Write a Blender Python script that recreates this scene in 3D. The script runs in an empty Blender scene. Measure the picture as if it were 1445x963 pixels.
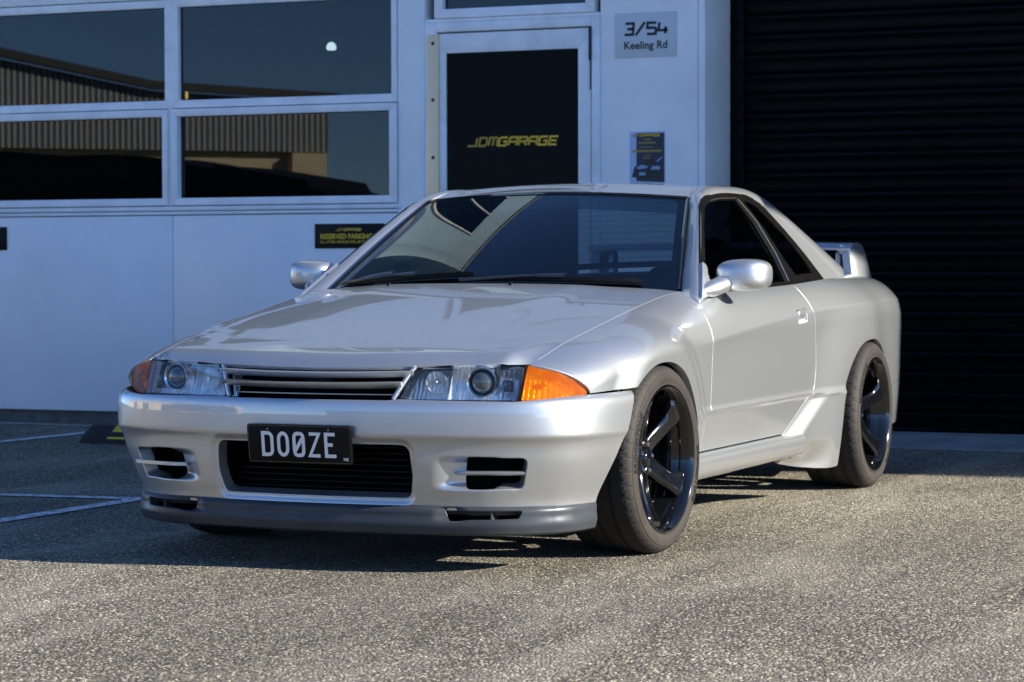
import bpy, bmesh, math, random
import numpy as np
from mathutils import Vector, Matrix

random.seed(7)
rng = np.random.default_rng(7)
scene = bpy.context.scene
R = math.radians

# ------------------------------------------------------------------ camera
# world frame: X runs along the parked car (nose at +X), Y to its left-hand side, Z up
CAM = (7.72751, 3.61632, 0.943207)
YAW, PITCH, ROLL, FPX = 3.5453651, -0.0302948, -0.0023799, 3543.372
cam_data = bpy.data.cameras.new('camera')
cam = bpy.data.objects.new('camera', cam_data)
scene.collection.objects.link(cam)
fw = Vector((math.cos(YAW) * math.cos(PITCH), math.sin(YAW) * math.cos(PITCH), math.sin(PITCH)))
rt = fw.cross(Vector((0, 0, 1))).normalized()
up = rt.cross(fw)
rt2 = rt * math.cos(ROLL) + up * math.sin(ROLL)
up2 = up * math.cos(ROLL) - rt * math.sin(ROLL)
cam.matrix_world = Matrix(((rt2.x, up2.x, -fw.x, CAM[0]), (rt2.y, up2.y, -fw.y, CAM[1]),
                           (rt2.z, up2.z, -fw.z, CAM[2]), (0, 0, 0, 1)))
cam_data.sensor_width = 36.0
cam_data.lens = FPX / 1445 * 36.0
cam_data.clip_start, cam_data.clip_end = 0.1, 3000
cam_data.dof.use_dof = True
cam_data.dof.focus_distance = 7.9
cam_data.dof.aperture_fstop = 8.0
scene.camera = cam

# ------------------------------------------------------------------ light
SUN_EL, SUN_AZ = R(24.4), R(-3.4)          # azimuth from +Y towards +X
sun_dir = Vector((math.sin(SUN_AZ) * math.cos(SUN_EL), math.cos(SUN_AZ) * math.cos(SUN_EL), math.sin(SUN_EL)))
world = bpy.data.worlds.new('World')
scene.world = world
world.use_nodes = True
wn = world.node_tree
wn.nodes.clear()
sky = wn.nodes.new('ShaderNodeTexSky')
sky.sky_type = 'NISHITA'
sky.sun_disc = False
sky.sun_elevation = SUN_EL
sky.sun_rotation = SUN_AZ
sky.air_density, sky.dust_density, sky.ozone_density = 0.6, 0.0, 6.5
bgn = wn.nodes.new('ShaderNodeBackground')
bgn.inputs[1].default_value = 0.11
wo = wn.nodes.new('ShaderNodeOutputWorld')
wn.links.new(sky.outputs[0], bgn.inputs[0])
wn.links.new(bgn.outputs[0], wo.inputs[0])
sl = bpy.data.lights.new('sun', 'SUN')
sl.energy = 5.0
sl.angle = R(0.53)
sl.color = (1.0, 0.945, 0.83)
so = bpy.data.objects.new('sun', sl)
scene.collection.objects.link(so)
so.rotation_euler = sun_dir.to_track_quat('Z', 'Y').to_euler()
so.location = (0, 30, 15)
vs = scene.view_settings
vs.view_transform, vs.look, vs.exposure, vs.gamma = 'Standard', 'None', 1.38, 1.0
scene.cycles.max_bounces = 10
scene.cycles.transparent_max_bounces = 12

# ------------------------------------------------------------------ materials
MATS = {}
def N(nt, typ, **k):
    n = nt.nodes.new(typ)
    for a, v in k.items():
        if a == 'inp':
            for i, w in v.items():
                n.inputs[i].default_value = w
        else:
            setattr(n, a, v)
    return n
def mat(name, color=(.8, .8, .8), rough=.5, metal=0., coat=0., coat_rough=.03, spec=.5, emit=None, estr=1., trans=0., ior=1.5):
    m = bpy.data.materials.new(name)
    m.use_nodes = True
    b = m.node_tree.nodes['Principled BSDF']
    b.inputs['Base Color'].default_value = (*color, 1)
    b.inputs['Roughness'].default_value = rough
    b.inputs['Metallic'].default_value = metal
    b.inputs['Coat Weight'].default_value = coat
    b.inputs['Coat Roughness'].default_value = coat_rough
    b.inputs['Specular IOR Level'].default_value = spec
    b.inputs['IOR'].default_value = ior
    b.inputs['Transmission Weight'].default_value = trans
    if emit:
        b.inputs['Emission Color'].default_value = (*emit, 1)
        b.inputs['Emission Strength'].default_value = estr
    MATS[name] = m
    return m
def bsdf(m): return m.node_tree.nodes['Principled BSDF']
def coords(nt, kind='Object'):
    return N(nt, 'ShaderNodeTexCoord').outputs[kind]
def noise(nt, vec, scale, detail=4., rough=.55, dist=0.):
    n = N(nt, 'ShaderNodeTexNoise', inp={'Scale': scale, 'Detail': detail, 'Roughness': rough, 'Distortion': dist})
    nt.links.new(vec, n.inputs['Vector'])
    return n
def ramp(nt, fac, stops):
    r = N(nt, 'ShaderNodeValToRGB')
    e = r.color_ramp.elements
    while len(e) < len(stops): e.new(.5)
    for k, (p, c) in zip(e, stops):
        k.position = p
        k.color = (*c, 1) if len(c) == 3 else c
    nt.links.new(fac, r.inputs[0])
    return r
def mixc(nt, fac, a, b, typ='MIX'):
    n = N(nt, 'ShaderNodeMix', data_type='RGBA', blend_type=typ)
    for s, v in ((0, fac), (6, a), (7, b)):
        if isinstance(v, (int, float)): n.inputs[s].default_value = v
        elif isinstance(v, tuple): n.inputs[s].default_value = (*v, 1)
        else: nt.links.new(v, n.inputs[s])
    return n.outputs[2]
def bump(nt, h, strength, dist, normal=None):
    b = N(nt, 'ShaderNodeBump', inp={'Strength': strength, 'Distance': dist})
    nt.links.new(h, b.inputs['Height'])
    if normal: nt.links.new(normal, b.inputs['Normal'])
    return b.outputs[0]
def maprange(nt, v, a, b, c, d):
    n = N(nt, 'ShaderNodeMapRange', inp={1: a, 2: b, 3: c, 4: d})
    nt.links.new(v, n.inputs[0])
    return n.outputs[0]

def worn(m, base, amp, scale, rough=None, bstr=0., bscale=60., bdist=.002, dark=None):
    """gentle mottling of colour, roughness and relief on a principled material"""
    nt = m.node_tree; b = bsdf(m); v = coords(nt)
    n1 = noise(nt, v, scale, 6, .6)
    lo = tuple(max(0, c * (1 - amp)) for c in base) if dark is None else dark
    hi = tuple(min(1, c * (1 + amp * .6)) for c in base)
    nt.links.new(ramp(nt, n1.outputs[0], [(.3, lo), (.7, hi)]).outputs[0], b.inputs['Base Color'])
    if rough:
        n2 = noise(nt, v, scale * 2.3, 4)
        nt.links.new(maprange(nt, n2.outputs[0], .3, .7, rough[0], rough[1]), b.inputs['Roughness'])
    if bstr:
        n3 = noise(nt, v, bscale, 5)
        nt.links.new(bump(nt, n3.outputs[0], bstr, bdist), b.inputs['Normal'])
    return m

# car paint: silver metallic under a clear coat
paint = mat('silver_paint', (.510, .525, .540), .44, .88, 1.0, .02)
def _paint():
    nt = paint.node_tree; b = bsdf(paint); v = coords(nt)
    fl = N(nt, 'ShaderNodeTexVoronoi', inp={'Scale': 900.})
    nt.links.new(v, fl.inputs['Vector'])
    col = mixc(nt, .05, (.510, .525, .540), fl.outputs['Color'], 'OVERLAY')
    nt.links.new(col, b.inputs['Base Color'])
    d = noise(nt, v, 3.0, 5)
    nt.links.new(maprange(nt, d.outputs[0], .35, .7, .010, .025), b.inputs['Coat Roughness'])
    b.inputs['Coat IOR'].default_value = 1.8
_paint()
lip_mat = mat('satin_grey_lip', (.038, .043, .049), .34, .0, .0, .15, spec=.32)
worn(lip_mat, (.038, .043, .049), .2, 9., (.27, .40))
black_trim = mat('black_trim', (.0032, .003, .0028), .4, spec=.14)
worn(black_trim, (.0032, .003, .0028), .3, 14., (.32, .5))
black_gloss = mat('black_gloss', (.006, .006, .007), .08, 0, .6)
rubber = mat('black_rubber', (.007, .0068, .0065), .7, spec=.2)
under_mat = mat('underbody_black', (.0025, .0025, .0025), .9, spec=.05)
chrome = mat('chrome', (.75, .75, .75), .06, 1.)
steel = mat('brushed_steel', (.45, .44, .42), .32, 1.)
rim_mat = mat('gloss_black_rim', (.003, .0033, .004), .12, .0, .8, .03, spec=.3)
red_mat = mat('red_paint', (.55, .01, .012), .35, 0, .5)
interior = mat('interior_cloth', (.018, .018, .020), .85)
worn(interior, (.018, .018, .02), .4, 30.)
plate_black = mat('plate_black', (.0045, .0045, .005), .4, spec=.12)
plate_white = mat('plate_white', (.74, .73, .68), .45)

def thin_glass(name, tint, rough=0., ior=1.5, spec=1.):
    m = bpy.data.materials.new(name); m.use_nodes = True
    nt = m.node_tree; nt.nodes.clear()
    o = N(nt, 'ShaderNodeOutputMaterial')
    t = N(nt, 'ShaderNodeBsdfTransparent', inp={0: (*tint, 1)})
    g = N(nt, 'ShaderNodeBsdfGlossy', inp={0: (spec, spec, spec, 1), 1: rough})
    f = N(nt, 'ShaderNodeFresnel', inp={0: ior})
    ge = N(nt, 'ShaderNodeNewGeometry')          # a thin pane mirrors alike from both faces
    io = N(nt, 'ShaderNodeMix', inp={2: ior, 3: 1. / ior})
    nt.links.new(ge.outputs['Backfacing'], io.inputs[0]); nt.links.new(io.outputs[0], f.inputs[0])
    mx = N(nt, 'ShaderNodeMixShader')
    nt.links.new(f.outputs[0], mx.inputs[0]); nt.links.new(t.outputs[0], mx.inputs[1])
    nt.links.new(g.outputs[0], mx.inputs[2]); nt.links.new(mx.outputs[0], o.inputs[0])
    MATS[name] = m
    return m
ws_glass = thin_glass('windscreen_glass', (.34, .41, .43), ior=1.66)
side_glass = thin_glass('tinted_side_glass', (.05, .055, .06), ior=1.42)
lens_glass = thin_glass('lamp_lens', (.93, .95, .95), ior=1.45)
def amber_mat():
    m = mat('amber_lens', (.90, .26, .015), .15, 0, .25, .02, spec=.25)
    nt = m.node_tree; b = bsdf(m); v = coords(nt)
    w = N(nt, 'ShaderNodeTexWave', wave_type='BANDS', bands_direction='Y', inp={'Scale': 70., 'Distortion': .2})
    nt.links.new(v, w.inputs['Vector'])
    n = noise(nt, v, 22., 4)
    c = ramp(nt, n.outputs[0], [(.32, (.60, .105, .003)), (.52, (.72, .145, .005)), (.72, (.84, .21, .010))])
    nt.links.new(c.outputs[0], b.inputs['Base Color'])
    nt.links.new(bump(nt, w.outputs[0], .35, .0010), b.inputs['Normal'])
    tr = N(nt, 'ShaderNodeBsdfTransparent', inp={0: (1., .40, .02, 1)})
    mx = N(nt, 'ShaderNodeMixShader', inp={0: .62})
    nt.links.new(b.outputs[0], mx.inputs[1]); nt.links.new(tr.outputs[0], mx.inputs[2])
    nt.links.new(mx.outputs[0], nt.nodes['Material Output'].inputs[0])
    return m
amber = amber_mat()
def tyre_mat():
    m = mat('tyre_rubber', (.02, .019, .018), .75)
    nt = m.node_tree; b = bsdf(m); v = coords(nt)
    n1 = noise(nt, v, 9., 6, .65); n2 = noise(nt, v, 60., 4)
    f = maprange(nt, n1.outputs[0], .36, .68, .30, 1.)
    sx = N(nt, 'ShaderNodeSeparateXYZ'); nt.links.new(v, sx.inputs[0])
    cx = N(nt, 'ShaderNodeCombineXYZ'); nt.links.new(sx.outputs[0], cx.inputs[0]); nt.links.new(sx.outputs[2], cx.inputs[1])
    ln = N(nt, 'ShaderNodeVectorMath', operation='LENGTH'); nt.links.new(cx.outputs[0], ln.inputs[0])
    wall_ = maprange(nt, ln.outputs['Value'], .288, .304, 1., .12)     # road dust sits on the walls, the tread is scrubbed clean
    dm = N(nt, 'ShaderNodeMath', operation='MULTIPLY'); nt.links.new(f, dm.inputs[0]); nt.links.new(wall_, dm.inputs[1])
    c = mixc(nt, dm.outputs[0], (.0065, .0062, .006), (.029, .022, .016))
    nt.links.new(c, b.inputs['Base Color'])
    nt.links.new(bump(nt, n2.outputs[0], .25, .001), b.inputs['Normal'])
    return m
tyre_m = tyre_mat()
# ------------------------------------------------------------------ mesh helpers
COL = scene.collection
def tag(o, label=None, cat=None, group=None, kind=None):
    for k, v in (('label', label), ('category', cat), ('group', group), ('kind', kind)):
        if v: o[k] = v
    return o
def empty(name, loc=(0, 0, 0), label=None, cat=None, group=None, parent=None):
    o = bpy.data.objects.new(name, None)
    COL.objects.link(o); o.location = loc; o.empty_display_size = .1
    if parent: o.parent = parent
    return tag(o, label, cat, group)
def mesh_obj(name, verts, faces, material, parent=None, smooth=True, normals=None, sharp=None, loc=None):
    me = bpy.data.meshes.new(name)
    me.from_pydata([tuple(map(float, v)) for v in verts], [], [tuple(map(int, f)) for f in faces])
    me.validate()
    if smooth:
        me.polygons.foreach_set('use_smooth', [True] * len(me.polygons))
    if normals is not None and len(normals) == len(me.vertices):
        me.normals_split_custom_set_from_vertices([tuple(map(float, n)) for n in normals])
    elif smooth and sharp:
        me.set_sharp_from_angle(angle=R(sharp))
    me.update()
    if material: me.materials.append(material)
    o = bpy.data.objects.new(name, me)
    COL.objects.link(o)
    if parent: o.parent = parent
    if loc: o.location = loc
    return o
def bm_obj(name, bm, material, parent=None, smooth=False, sharp=30, loc=None):
    me = bpy.data.meshes.new(name)
    bmesh.ops.recalc_face_normals(bm, faces=bm.faces[:])
    bm.to_mesh(me); bm.free()
    if smooth:
        me.polygons.foreach_set('use_smooth', [True] * len(me.polygons))
        me.set_sharp_from_angle(angle=R(sharp))
    if material: me.materials.append(material)
    o = bpy.data.objects.new(name, me)
    COL.objects.link(o)
    if parent: o.parent = parent
    if loc: o.location = loc
    return o
def bm_box(bm, x0, x1, y0, y1, z0, z1, bev=0., seg=2):
    v = [bm.verts.new(c) for c in ((x0, y0, z0), (x1, y0, z0), (x1, y1, z0), (x0, y1, z0), (x0, y0, z1), (x1, y0, z1), (x1, y1, z1), (x0, y1, z1))]
    fs = [bm.faces.new([v[i] for i in f]) for f in ((0, 3, 2, 1), (4, 5, 6, 7), (0, 1, 5, 4), (1, 2, 6, 5), (2, 3, 7, 6), (3, 0, 4, 7))]
    if bev:
        ed = list({e for f in fs for e in f.edges})
        bmesh.ops.bevel(bm, geom=ed, offset=bev, segments=seg, affect='EDGES', profile=.5)
def box(name, x0, x1, y0, y1, z0, z1, m, parent=None, bev=0., seg=2):
    bm = bmesh.new(); bm_box(bm, min(x0, x1), max(x0, x1), min(y0, y1), max(y0, y1), min(z0, z1), max(z0, z1), bev, seg)
    return bm_obj(name, bm, m, parent, smooth=bev > 0, sharp=40)
def nspline(xs, ys):
    """natural cubic spline through (xs, ys); ys may be (n,) or (n,k)"""
    xs = np.asarray(xs, float); ys = np.asarray(ys, float)
    o = np.argsort(xs); xs, ys = xs[o], ys[o]
    one = ys.ndim == 1
    if one: ys = ys[:, None]
    n = len(xs); h = np.diff(xs)
    A = np.zeros((n, n)); B = np.zeros_like(ys)
    A[0, 0] = A[-1, -1] = 1
    for i in range(1, n - 1):
        A[i, i - 1], A[i, i], A[i, i + 1] = h[i - 1], 2 * (h[i - 1] + h[i]), h[i]
        B[i] = 3 * ((ys[i + 1] - ys[i]) / h[i] - (ys[i] - ys[i - 1]) / h[i - 1])
    c = np.linalg.solve(A, B)
    b = (ys[1:] - ys[:-1]) / h[:, None] - h[:, None] * (2 * c[:-1] + c[1:]) / 3
    d = (c[1:] - c[:-1]) / (3 * h[:, None])
    def f(x):
        x = np.asarray(x, float); sh = x.shape; x = np.clip(x.ravel(), xs[0] - .3, xs[-1] + .3)
        i = np.clip(np.searchsorted(xs, x) - 1, 0, n - 2)
        t = (x - xs[i])[:, None]
        lo = x < xs[0]; hi = x > xs[-1]
        r = ys[i] + b[i] * t + c[i] * t * t + d[i] * t ** 3
        if lo.any(): r[lo] = ys[0] + b[0] * (x[lo] - xs[0])[:, None]
        if hi.any():
            L = h[-1]; sl_ = b[-1] + 2 * c[-2] * L + 3 * d[-1] * L * L
            r[hi] = ys[-1] + sl_ * (x[hi] - xs[-1])[:, None]
        return r.reshape(sh) if one else r.reshape(sh + (ys.shape[1],))
    return f
def curve3(pts):
    """spline through 3-D points, parameter 0..1 by chord length"""
    p = np.asarray(pts, float)
    t = np.concatenate([[0], np.cumsum(np.linalg.norm(np.diff(p, axis=0), axis=1))]); t /= t[-1]
    f = nspline(t, p); f.t = t
    return f
def sm(a, b, x):
    t = np.clip((x - a) / (b - a), 0, 1)
    return t * t * (3 - 2 * t)
def sd_poly(poly, X, Z):
    """signed distance to a closed polygon, positive inside"""
    P = np.asarray(poly, float); X = np.asarray(X); Z = np.asarray(Z)
    d = np.full(X.shape, 1e9); ins = np.zeros(X.shape, bool)
    for (x0, z0), (x1, z1) in zip(P, np.roll(P, -1, 0)):
        ex, ez = x1 - x0, z1 - z0
        L = ex * ex + ez * ez
        if L < 1e-14: continue
        t = np.clip(((X - x0) * ex + (Z - z0) * ez) / L, 0, 1)
        d = np.minimum(d, (X - x0 - t * ex) ** 2 + (Z - z0 - t * ez) ** 2)
        if abs(ez) > 1e-12:
            ins ^= ((z0 > Z) != (z1 > Z)) & (X < x0 + (Z - z0) * ex / ez)
    d = np.sqrt(d)
    return np.where(ins, d, -d)
def rpoly(pts, r, n=6):
    """round the corners of a polygon; r one radius or one per corner"""
    P = [np.array(p, float) for p in pts]; out = []
    rs = r if hasattr(r, '__len__') else [r] * len(P)
    for i, p in enumerate(P):
        a, b = P[i - 1] - p, P[(i + 1) % len(P)] - p
        la, lb = np.linalg.norm(a), np.linalg.norm(b)
        a, b = a / la, b / lb
        ang = math.acos(max(-1, min(1, float(a @ b))))
        if rs[i] <= 0 or ang > 3.1: out.append(p); continue
        t = min(rs[i] / math.tan(ang / 2), .49 * la, .49 * lb)
        A, B = p + a * t, p + b * t
        for k in range(n + 1):
            s = k / n
            out.append((1 - s) ** 2 * A + 2 * s * (1 - s) * p + s * s * B)
    return out

def surf(name, f, u, v, material, parent=None, keep=None, edge=.0018, depth=.012, mirror=None, noflange=None, flip=None, thick=None):
    """panel on the parametric surface f(U,V)->(...,3), trimmed where keep(U,V,P)<0, with a rounded return edge.
    mirror: None = as is, 'both' = symmetric panel, 'right' = reflected to -Y"""
    u = np.asarray(u, float); v = np.asarray(v, float)
    U, V = np.meshgrid(u, v, indexing='ij')
    eu, ev = (u[-1] - u[0]) * 2e-4, (v[-1] - v[0]) * 2e-4
    def PN(a, b):
        p = f(a, b)
        n = np.cross(f(a + eu, b) - f(a - eu, b), f(a, b + ev) - f(a, b - ev))
        n /= np.maximum(np.linalg.norm(n, axis=-1, keepdims=True), 1e-12)
        return p, n
    nu, nv = len(u), len(v)
    P = f(U, V)
    S = keep(U, V, P) if keep is not None else np.ones(U.shape)
    S = np.where(np.abs(S) < 1e-9, 1e-9, S)
    idx = lambda i, j: i * nv + j
    Sf = S.ravel(); uvl = [np.stack([U.ravel(), V.ravel()], 1)]
    # crossing edges
    ii, jj = np.meshgrid(np.arange(nu), np.arange(nv), indexing='ij')
    e1 = np.stack([idx(ii[:-1], jj[:-1]).ravel(), idx(ii[1:], jj[1:]).ravel()], 1)
    e2 = np.stack([idx(ii[:, :-1], jj[:, :-1]).ravel(), idx(ii[:, 1:], jj[:, 1:]).ravel()], 1)
    E_ = np.concatenate([e1, e2])
    cr = E_[(Sf[E_[:, 0]] > 0) != (Sf[E_[:, 1]] > 0)]
    xmap = {}
    if len(cr):
        A, B = uvl[0][cr[:, 0]].copy(), uvl[0][cr[:, 1]].copy()
        sa = Sf[cr[:, 0]] > 0
        for _ in range(14):
            M = (A + B) / 2
            sM = keep(M[:, 0], M[:, 1], f(M[:, 0], M[:, 1])) > 0
            same = sM == sa
            A[same] = M[same]; B[~same] = M[~same]
        base = len(uvl[0]); uvl.append((A + B) / 2)
        for k, (a, b) in enumerate(cr): xmap[(a, b)] = xmap[(b, a)] = base + k
    uv = np.concatenate(uvl)
    faces = []
    for i in range(nu - 1):
        for j in range(nv - 1):
            q = (idx(i, j), idx(i + 1, j), idx(i + 1, j + 1), idx(i, j + 1))
            pos = [Sf[k] > 0 for k in q]
            if all(pos): faces.append(q)
            elif any(pos):
                poly = []
                for k in range(4):
                    a, b = q[k], q[(k + 1) % 4]
                    if Sf[a] > 0: poly.append(a)
                    if (Sf[a] > 0) != (Sf[b] > 0): poly.append(xmap[(a, b)])
                if len(poly) >= 3: faces.append(tuple(poly))
    used = sorted({k for q in faces for k in q}); rm = {k: n for n, k in enumerate(used)}
    faces = [tuple(rm[k] for k in q) for q in faces]
    uv = uv[used]
    P, Nn = PN(uv[:, 0], uv[:, 1])
    if flip is None:   # normals point away from the car's inside
        c = P.mean(0); flip = float((Nn * (P - np.array([np.clip(c[0], -3., .3), 0, .5]))).sum(1).mean()) < 0
    if flip: Nn = -Nn; faces = [q[::-1] for q in faces]
    verts, norms = list(P), list(Nn)
    if edge and depth:
        cnt = {}
        for q in faces:
            for a, b in zip(q, q[1:] + q[:1]):
                cnt[(a, b)] = 1
        bd = [(a, b) for (a, b) in cnt if (b, a) not in cnt]
        if noflange is not None:
            bd = [(a, b) for a, b in bd if not noflange((P[a] + P[b]) / 2)]
        out = {}
        for a, b in bd:
            e = P[b] - P[a]; l = np.linalg.norm(e)
            if l < 1e-9: continue
            for k in (a, b): out[k] = out.get(k, np.zeros(3)) + np.cross(e / l, Nn[k])
        r1, r2 = {}, {}
        for k, o in out.items():
            o = o / max(np.linalg.norm(o), 1e-9)
            r1[k] = len(verts); verts.append(P[k] + o * edge - Nn[k] * edge); norms.append(o)
            r2[k] = len(verts); verts.append(P[k] + o * edge - Nn[k] * depth); norms.append(o)
        for a, b in bd:
            if a in r1 and b in r1:
                faces.append((b, a, r1[a], r1[b])); faces.append((r1[b], r1[a], r2[a], r2[b]))
    verts = np.array(verts); norms = np.array(norms)
    if mirror in ('both', 'right'):
        mv, mn = verts * [1, -1, 1], norms * [1, -1, 1]
        mf = [q[::-1] for q in faces]
        if mirror == 'right': verts, norms, faces = mv, mn, mf
        else:
            o = len(verts); verts = np.concatenate([verts, mv]); norms = np.concatenate([norms, mn])
            faces = faces + [tuple(k + o for k in q) for q in mf]
    return mesh_obj(name, verts, faces, material, parent, normals=norms)

def lathe(name, prof, m, parent=None, seg=64, axis='Y', loc=(0, 0, 0), sharp=35, closed=False):
    """prof: (radius, offset along axis)"""
    vs_, fs = [], []
    n = len(prof)
    for i in range(seg):
        a = 2 * math.pi * i / seg; c, s = math.cos(a), math.sin(a)
        for r, o in prof:
            vs_.append({'Y': (r * c, o, r * s), 'X': (o, r * c, r * s), 'Z': (r * c, r * s, o)}[axis])
    for i in range(seg):
        j = (i + 1) % seg
        for k in range(n if closed else n - 1):
            l = (k + 1) % n
            fs.append((i * n + k, i * n + l, j * n + l, j * n + k))
    o = mesh_obj(name, vs_, fs, m, parent, sharp=sharp, loc=loc)
    fix_normals(o, sharp)
    return o
def fix_normals(o, sharp=None):
    bm = bmesh.new(); bm.from_mesh(o.data)
    bmesh.ops.remove_doubles(bm, verts=bm.verts[:], dist=1e-6)
    bmesh.ops.recalc_face_normals(bm, faces=bm.faces[:])
    bm.to_mesh(o.data); bm.free()
    if sharp: o.data.set_sharp_from_angle(angle=R(sharp))
def sweep(name, prof, path, m, parent=None, upv=(0, 0, 1), scale=None, cap=True, sharp=40, mirror=False):
    """closed 2-D profile (a: sideways, b: up) carried along a 3-D path"""
    path = np.asarray(path, float); n = len(prof); vs_, fs = [], []
    T = np.gradient(path, axis=0); T /= np.linalg.norm(T, axis=1, keepdims=True)
    for k, (p, t) in enumerate(zip(path, T)):
        s = np.cross(t, upv); s /= np.linalg.norm(s); w = np.cross(s, t)
        g = scale[k] if scale is not None else 1.
        for a, b in prof: vs_.append(p + s * a * g + w * b * g)
    for k in range(len(path) - 1):
        for i in range(n):
            j = (i + 1) % n
            fs.append((k * n + i, k * n + j, (k + 1) * n + j, (k + 1) * n + i))
    if cap: fs += [tuple(range(n))[::-1], tuple((len(path) - 1) * n + i for i in range(n))]
    vs_ = np.array(vs_)
    if mirror: vs_ = vs_ * [1, -1, 1]
    o = mesh_obj(name, vs_, fs, m, parent, sharp=sharp)
    fix_normals(o, sharp)
    return o
def circ(r, n=12): return [(r * math.cos(2 * math.pi * i / n), r * math.sin(2 * math.pi * i / n)) for i in range(n)]
def rrect(w, h, r, n=4):
    return [tuple(p) for p in rpoly([(-w / 2, -h / 2), (w / 2, -h / 2), (w / 2, h / 2), (-w / 2, h / 2)], r, n)]
def prism(name, poly, t0, t1, place, m, parent=None, bev=0.):
    """extruded 2-D outline; place(a, b, t) -> 3-D"""
    bm = bmesh.new(); n = len(poly)
    A = [bm.verts.new(place(a, b, t0)) for a, b in poly]; B = [bm.verts.new(place(a, b, t1)) for a, b in poly]
    bm.faces.new(A[::-1]); top = bm.faces.new(B)
    for i in range(n): bm.faces.new((A[i], A[(i + 1) % n], B[(i + 1) % n], B[i]))
    if bev: bmesh.ops.bevel(bm, geom=list(top.edges), offset=bev, segments=2, affect='EDGES', profile=.5)
    return bm_obj(name, bm, m, parent, smooth=bev > 0, sharp=40)

# stroke lettering: polylines in a 1 x 1 cell, squared-off technical face and plate face
def stroke_mesh(bm, pts, w, place, t, closed=False):
    P = [np.array(p, float) for p in pts]; n = len(P); L, Rr = [], []
    for i in range(n):
        if closed: a, b = P[i] - P[i - 1], P[(i + 1) % n] - P[i]
        else:
            a = P[i] - P[i - 1] if i else P[1] - P[0]
            b = P[i + 1] - P[i] if i < n - 1 else P[i] - P[i - 1]
        a = a / np.linalg.norm(a); b = b / np.linalg.norm(b)
        na, nb = np.array([-a[1], a[0]]), np.array([-b[1], b[0]])
        mm = na + nb; mm /= np.linalg.norm(mm); k = min(1 / max(.35, float(mm @ na)), 1.6)
        L.append(P[i] + mm * k * w / 2); Rr.append(P[i] - mm * k * w / 2)
    vl = [bm.verts.new(place(*p, t)) for p in L]; vr = [bm.verts.new(place(*p, t)) for p in Rr]
    for i in range(n if closed else n - 1):
        j = (i + 1) % n
        bm.faces.new((vl[i], vr[i], vr[j], vl[j]))
def orient(o, d):
    """turn the faces of a flat print towards d"""
    me = o.data; d = Vector(d)
    bm = bmesh.new(); bm.from_mesh(me)
    fl = [f for f in bm.faces if f.normal.dot(d) < 0]
    bmesh.ops.reverse_faces(bm, faces=fl)
    bm.to_mesh(me); bm.free()
def text_obj(name, s, size, place, m, parent, bold=0., align='LEFT', shear=0., sx=1., space=1., lift=0.):
    """built-in face turned into a flat mesh, mapped by place(a, b, t)"""
    cu = bpy.data.curves.new(name, 'FONT')
    cu.body = s; cu.size = size; cu.align_x = align; cu.offset = bold; cu.shear = shear; cu.space_character = space
    cu.resolution_u = 3
    tmp = bpy.data.objects.new(name + '_tmp', cu)
    COL.objects.link(tmp)
    dg = bpy.context.evaluated_depsgraph_get()
    me0 = bpy.data.meshes.new_from_object(tmp.evaluated_get(dg))
    vs_ = [place(v.co.x * sx, v.co.y, lift) for v in me0.vertices]
    fs = [tuple(p.vertices) for p in me0.polygons]
    bpy.data.objects.remove(tmp); bpy.data.meshes.remove(me0); bpy.data.curves.remove(cu)
    return mesh_obj(name, vs_, fs, m, parent, smooth=False)
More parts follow.
